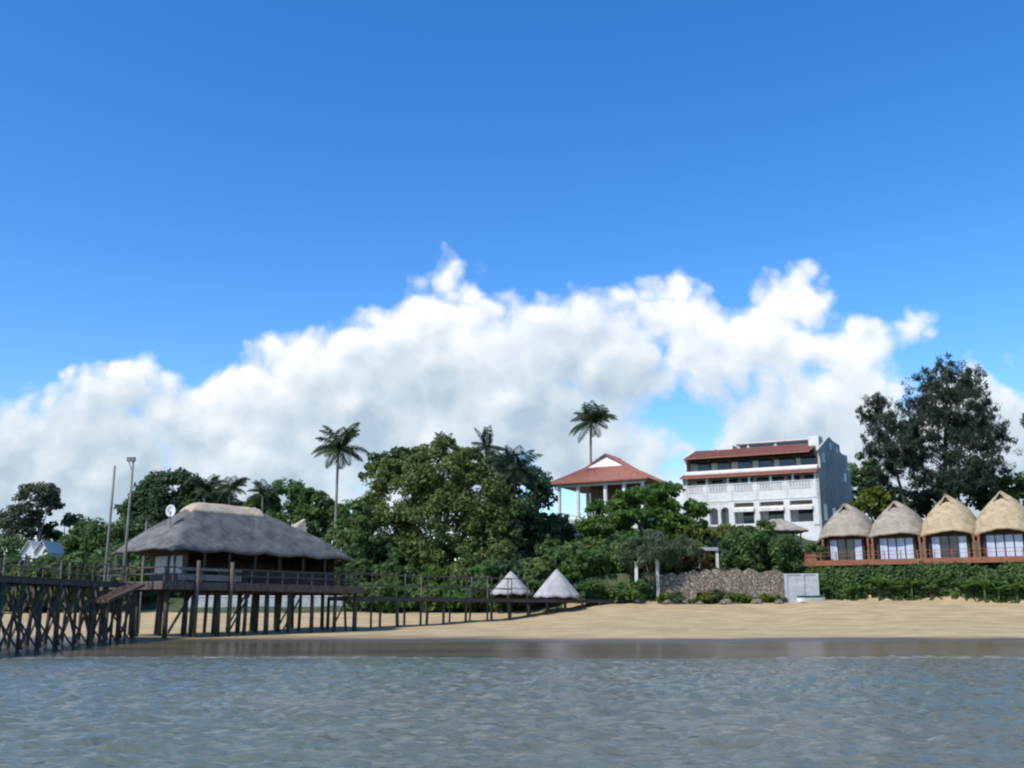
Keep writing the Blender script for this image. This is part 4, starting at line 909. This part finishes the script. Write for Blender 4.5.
# --- casuarinas
def casuarina(label, px, pbase, D, top, spec, seed, trunk):
    rs = np.random.default_rng(seed); b_ = at(pbase, 560, D); bz = G(b_.x, D)
    t = thing('casuarina_tree', label, 'tree', (b_.x, D, bz), 0, 'casuarina trees'); tp = at(px, top, D)
    h = tp.z - bz; ox = tp.x - b_.x
    tr = lambda f: Vector((ox * f ** 1.3 + .4 * math.sin(f * 4 + seed), .3 * math.sin(f * 5), h * f))
    mb = MB(); mb.tube([tr(f) - Vector((0, 0, .6 if f == 0 else 0)) for f in np.linspace(0, .97, 12)], [trunk * (1 - .9 * i / 11) + .03 for i in range(12)], 8)
    cs, rd = [], []
    for (qx, qy, rx, ry) in spec:
        c = at(qx, qy, D + rs.uniform(-2.5, 2.5)); s = D / 1010.; e = Vector((c.x - b_.x, c.y - D, c.z - bz)); f = max(.12, min(.95, (e.z - .35 * abs(e.x - ox * .6)) / h - .06)); p0 = tr(f)
        mb.tube([p0, p0.lerp(e, .55) + Vector((0, 0, -.3)), e], [trunk * .32 * (1.1 - f), trunk * .2 * (1.1 - f) + .02, .03], 5, False)
        k = int(rx * ry * .145) + 8
        for i in range(k):
            d = rs.normal(0, .48, 3); p_ = np.array(e) + d * np.array((rx * s, rx * s * .8, ry * s)); cs.append(p_); rd.append(rs.uniform(.35, .85))
            if i % 3 == 0: mb.tube([p0.lerp(e, .75), Vector(p_)], [.05, .015], 4, False)
    mb.build('trunk', M['bark'], t, True)
    V, Q = leaves(np.array(cs), np.array(rd), 46, .32, rs, droop=.9, aspect=.17); np_mesh('crown', V, Q, M['leaf_casuarina'], t)
casuarina('tall feathery casuarina tree with open crown rising behind the third bungalow', 950, 946, 138, 357, [(948, 370, 22, 12), (928, 384, 20, 12), (966, 384, 20, 14), (946, 396, 28, 14), (920, 405, 18, 12), (978, 404, 18, 12), (950, 418, 30, 14), (985, 424, 18, 12), (930, 432, 24, 14), (968, 440, 26, 14), (992, 448, 16, 10), (945, 455, 28, 14), (918, 462, 20, 12), (912, 440, 16, 12), (916, 420, 12, 10), (936, 412, 18, 12), (962, 430, 18, 12), (930, 480, 22, 12), (975, 482, 22, 12), (980, 465, 22, 12), (950, 478, 30, 14), (1000, 437, 9, 6)], 51, .42)
casuarina('smaller feathery casuarina tree leaning left beside the tall casuarina', 880, 912, 141, 394, [(878, 402, 12, 9), (872, 416, 14, 11), (890, 420, 17, 12), (905, 432, 17, 12), (882, 436, 18, 13), (896, 450, 20, 13), (876, 452, 13, 10), (910, 458, 16, 12), (890, 468, 18, 11), (882, 482, 12, 8)], 52, .3)
casuarina('feathery casuarina tree at the right edge of the picture, mostly cut off', 1046, 1050, 140, 380, [(1046, 395, 14, 12), (1032, 416, 10, 8), (1054, 424, 20, 14), (1040, 445, 16, 11), (1066, 450, 18, 14), (1050, 470, 24, 14)], 53, .32)

# --- shrubs: build a few kinds, then copy them
def shrub_proto(label, leaf, seed, lsize=.2, group=None, tall=1.0, aspect=.55, droop=0.):
    rs = np.random.default_rng(seed); t = thing('shrub', label, 'shrub', (0, 0, 0), 0, group)
    L = [(rs.uniform(-1.0, 1.0), rs.uniform(-.6, .6), rs.uniform(.5, 1.5) * tall, rs.uniform(.7, 1.1), rs.uniform(.6, .9), rs.uniform(.6, .9) * tall) for _ in range(6)]
    cs, rd = clumps(L, rs, 7, .5, 1.0); V, Q = leaves(cs, rd, 34, lsize, rs, flat=.8, aspect=aspect, droop=droop); np_mesh('crown', V, Q, M[leaf], t)
    mb = MB()
    for i in range(4): mb.tube([(rs.uniform(-.3, .3), 0, -.6), (L[i][0], L[i][1], L[i][2])], [.06, .03], 5)
    mb.build('trunk', M['bark'], t, True); return t
GR1 = 'shrubs along the bank behind the walkway'; GR2 = 'shrubs along the bank left of the stilt house'
protos = {'green': shrub_proto('p', 'leaf_green', 61), 'olive': shrub_proto('p', 'leaf_olive', 62), 'dark': shrub_proto('p', 'leaf_dark', 63), 'grey': shrub_proto('p', 'leaf_grey', 64, aspect=.3, droop=.6), 'bright': shrub_proto('p', 'leaf_bright', 65, aspect=.35), 'yellow': shrub_proto('p', 'leaf_yellow', 66)}
KL = {'green': 'mid green', 'olive': 'olive green', 'dark': 'dark green', 'grey': 'grey green', 'bright': 'bright green', 'yellow': 'yellow green'}
used = set()
def put(kind, px, py, D, s, where, group, sz=1.0):
    p = at(px, py, D); z = G(p.x, D) - .15; lab = KL[kind] + ' shrub ' + where
    src = protos[kind]
    if kind not in used: used.add(kind); r = src; r.location = (p.x, D, z); r['label'] = lab; r['group'] = group; r.scale = (s, s, s * sz); r.rotation_euler = (0, 0, rnd.uniform(0, 6))
    else: dup(src, (p.x, D, z), rnd.uniform(0, 6.2), (s * rnd.uniform(.9, 1.1), s, s * sz * rnd.uniform(.9, 1.1)), lab, group)
kinds = ['olive', 'green', 'bright', 'green', 'olive', 'bright', 'dark', 'green']
i = 0
for px in range(362, 625, 16):
    k = kinds[i % 8]; i += 1
    put(k, px + rnd.uniform(-4, 4), 601, max(110.5, 86 + (px - 370) * .128 + 2.6 + (px > 500) * 2) + rnd.uniform(-.4, 1.2), rnd.uniform(1.05, 1.4), 'on the bank behind the beach walkway', GR1, 1.15)
i = 3
for px in range(372, 632, 19):
    k = kinds[(i * 3) % 8]; i += 1
    put(k, px + rnd.uniform(-5, 5), 588, 117 + rnd.uniform(-.8, 1.5), rnd.uniform(1.4, 1.8), 'at the foot of the tall trees behind the walkway', 'shrubs at the foot of the central trees', 1.2)
for px in range(-30, 130, 15):
    k = ('olive', 'green', 'grey', 'olive')[i % 4]; i += 1
    put(k, px + rnd.uniform(-4, 4), 604, 110.5 + rnd.uniform(-1, 1), rnd.uniform(1.4, 1.8), 'on the bank seen behind the jetty rails', GR2, 1.5)
for px in range(-40, 130, 22):
    k = ('dark', 'green', 'dark')[i % 3]; i += 1
    put(k, px + rnd.uniform(-4, 4), 585, 122 + rnd.uniform(-1, 2), rnd.uniform(1.6, 2.0), 'in the thicket below the far left trees', 'shrubs in the thicket at far left', 1.15)
for px in range(140, 365, 24):
    k = ('dark', 'green', 'olive')[i % 3]; i += 1
    put(k, px + rnd.uniform(-4, 4), 588, 116 + rnd.uniform(-1, 2), rnd.uniform(1.3, 1.6), 'on the shore seen beneath the stilt house', 'shrubs on the shore beyond the stilt house', 1.4)
for (k, px, py, D, s) in (('green', 598, 590, 112.6, 1.1), ('olive', 612, 590, 113.0, 1.0), ('bright', 624, 590, 113.2, 1.1), ('green', 646, 590, 114.2, 1.0), ('dark', 590, 590, 113.4, 1.3), ('green', 604, 590, 116.2, 1.3), ('bright', 622, 590, 116.4, 1.25), ('olive', 640, 590, 117, 1.4), ('green', 656, 590, 116.6, 1.3), ('dark', 630, 580, 119, 1.7), ('grey', 668, 580, 118, 1.2), ('green', 138, 575, 128, 2.6), ('dark', 158, 575, 130, 2.6), ('dark', 345, 570, 124, 2.4), ('green', 384, 570, 131, 2.7), ('green', 362, 570, 128, 2.5), ('dark', 425, 570, 132, 2.6), ('green', 508, 570, 127, 2.4), ('dark', 490, 570, 130, 2.5), ('green', 560, 565, 124, 2.0), ('olive', 590, 570, 122, 1.8), ('green', 615, 568, 122, 1.8), ('bright', 575, 585, 116.5, 1.3), ('dark', 640, 575, 121, 1.9), ('green', 690, 552, 122, 1.6), ('dark', 672, 558, 119, 1.6), ('dark', 722, 545, 122, 1.1), ('green', 800, 545, 120, 1.3), ('olive', 806, 538, 121, 1.2), ('yellow', 808, 535, 121, 1.0), ('dark', 690, 525, 133, 1.6)):
    put(k, px, py, D, s, 'on the slope below the hotel and red roofed house' if px > 430 else 'on the shore seen beneath the stilt house', 'shrubs on the garden slope' if px > 430 else 'shrubs on the shore beyond the stilt house')
for px in (668, 682, 694, 708, 716, 726, 735, 744, 757, 771, 780):
    put(rnd.choice(['grey', 'yellow', 'olive']), px, 603, 112.3 + rnd.uniform(-.5, .5), rnd.uniform(.4, 1.0), 'growing at the foot of the stone retaining wall', 'low shrubs at the foot of the stone wall', .8)
# hanging creeper on the bank under the bungalow deck
rs = np.random.default_rng(77); cs, rd = [], []
for i in range(420):
    a = rs.uniform(-3.9, 24.5); f = rs.uniform(0, 1); q = Vector((hutA.x, hutA.y, 0)) + row * a + nrm_ * (2.35 + 1.9 * (1 - f) + .25 * math.sin(a * 1.3)); zg_ = G(q.x, q.y)
    z = zg_ + (ZD - 1.25 - zg_) * f * .97 + .1; cs.append((q.x, q.y, z)); rd.append(rs.uniform(.3, .95))
V, Q = leaves(np.array(cs), np.array(rd), 55, .19, rs, droop=.5)
tag(np_mesh('creeper', V, Q, M['leaf_green']), 'dense green creeper covering the bank under the bungalow deck', 'creeper', kind='stuff')
# banana-like plants standing in front of that creeper
def bigleaf(label, seed):
    rs = np.random.default_rng(seed); t = thing('banana_plant', label, 'plant', (0, 0, 0), 0, 'broad leaved plants under the bungalow deck'); Vs, Qs, n0 = [], [], 0
    for k in range(9):
        az = k * 2.4 + rs.uniform(-.3, .3); L = rs.uniform(1.3, 2.0); dh = np.array((math.cos(az), math.sin(az), 0)); sd = np.array((-dh[1], dh[0], 0)); e = rs.uniform(1.0, 1.4); p = np.array((0, 0, .7)); m_ = 8; pr = None
        for i in range(m_ + 1):
            wd = .26 * math.sin(math.pi * min(.98, .08 + .9 * i / m_)); Vs += [p - sd * wd + np.array((0, 0, .05)), p, p + sd * wd + np.array((0, 0, .05))]
            if i: b0 = n0 + (i - 1) * 3; Qs += [(b0, b0 + 1, b0 + 4, b0 + 3), (b0 + 1, b0 + 2, b0 + 5, b0 + 4)]
            p = p + (dh * math.cos(e) + np.array((0, 0, math.sin(e)))) * L / m_; e -= 1.9 / m_
        n0 += (m_ + 1) * 3
    np_mesh('leaf_crown', np.array(Vs), np.array(Qs), M['leaf_bright'], t)
    MB().tube([(0, 0, -.4), (0, 0, .8)], [.11, .07], 7).build('stem', M['leaf_green'], t, True); return t
b0 = bigleaf('broad leaved bright green plant growing on the bank under the bungalow deck', 81)
for i in range(15):
    a = -2.8 + i * 1.7 + rnd.uniform(-.9, .9); q = Vector((hutA.x, hutA.y, 0)) + row * a + nrm_ * rnd.uniform(3.9, 5.3); loc = (q.x, q.y, G(q.x, q.y) + rnd.uniform(.0, .5)); s = rnd.uniform(.7, 1.5)
    if i == 0: b0.location = loc
    else: dup(b0, loc, rnd.uniform(0, 6), (s, s, s))
# rocks at the foot of the stone wall
for i, px in enumerate((668, 700, 726, 757, 779)):
    p = at(px, 606, 110.8 + rnd.uniform(0, 1)); rs = np.random.default_rng(90 + i); r = rnd.uniform(.25, .5)
    V, Fs = [], []; nu, nv = 12, 7
    for j in range(nv):
        ph_ = math.pi * j / (nv - 1)
        for k in range(nu):
            th = 2 * math.pi * k / nu; rr = r * (1 + .18 * math.sin(2 * th + i) + .12 * math.cos(3 * ph_ + th * 2))
            V.append((rr * 1.4 * math.sin(ph_) * math.cos(th), rr * math.sin(ph_) * math.sin(th), rr * .75 * math.cos(ph_)))
    for j in range(nv - 1):
        for k in range(nu): Fs.append((j * nu + k, j * nu + (k + 1) % nu, (j + 1) * nu + (k + 1) % nu, (j + 1) * nu + k))
    mb = MB(); mb.add(V, Fs); o = mb.build('rock', M['stone']); o.location = (p.x, p.y, G(p.x, p.y) + r * .2)
    tag(o, 'brown rock lying on the sand in front of the stone retaining wall', 'rock', 'rocks at the foot of the stone wall')
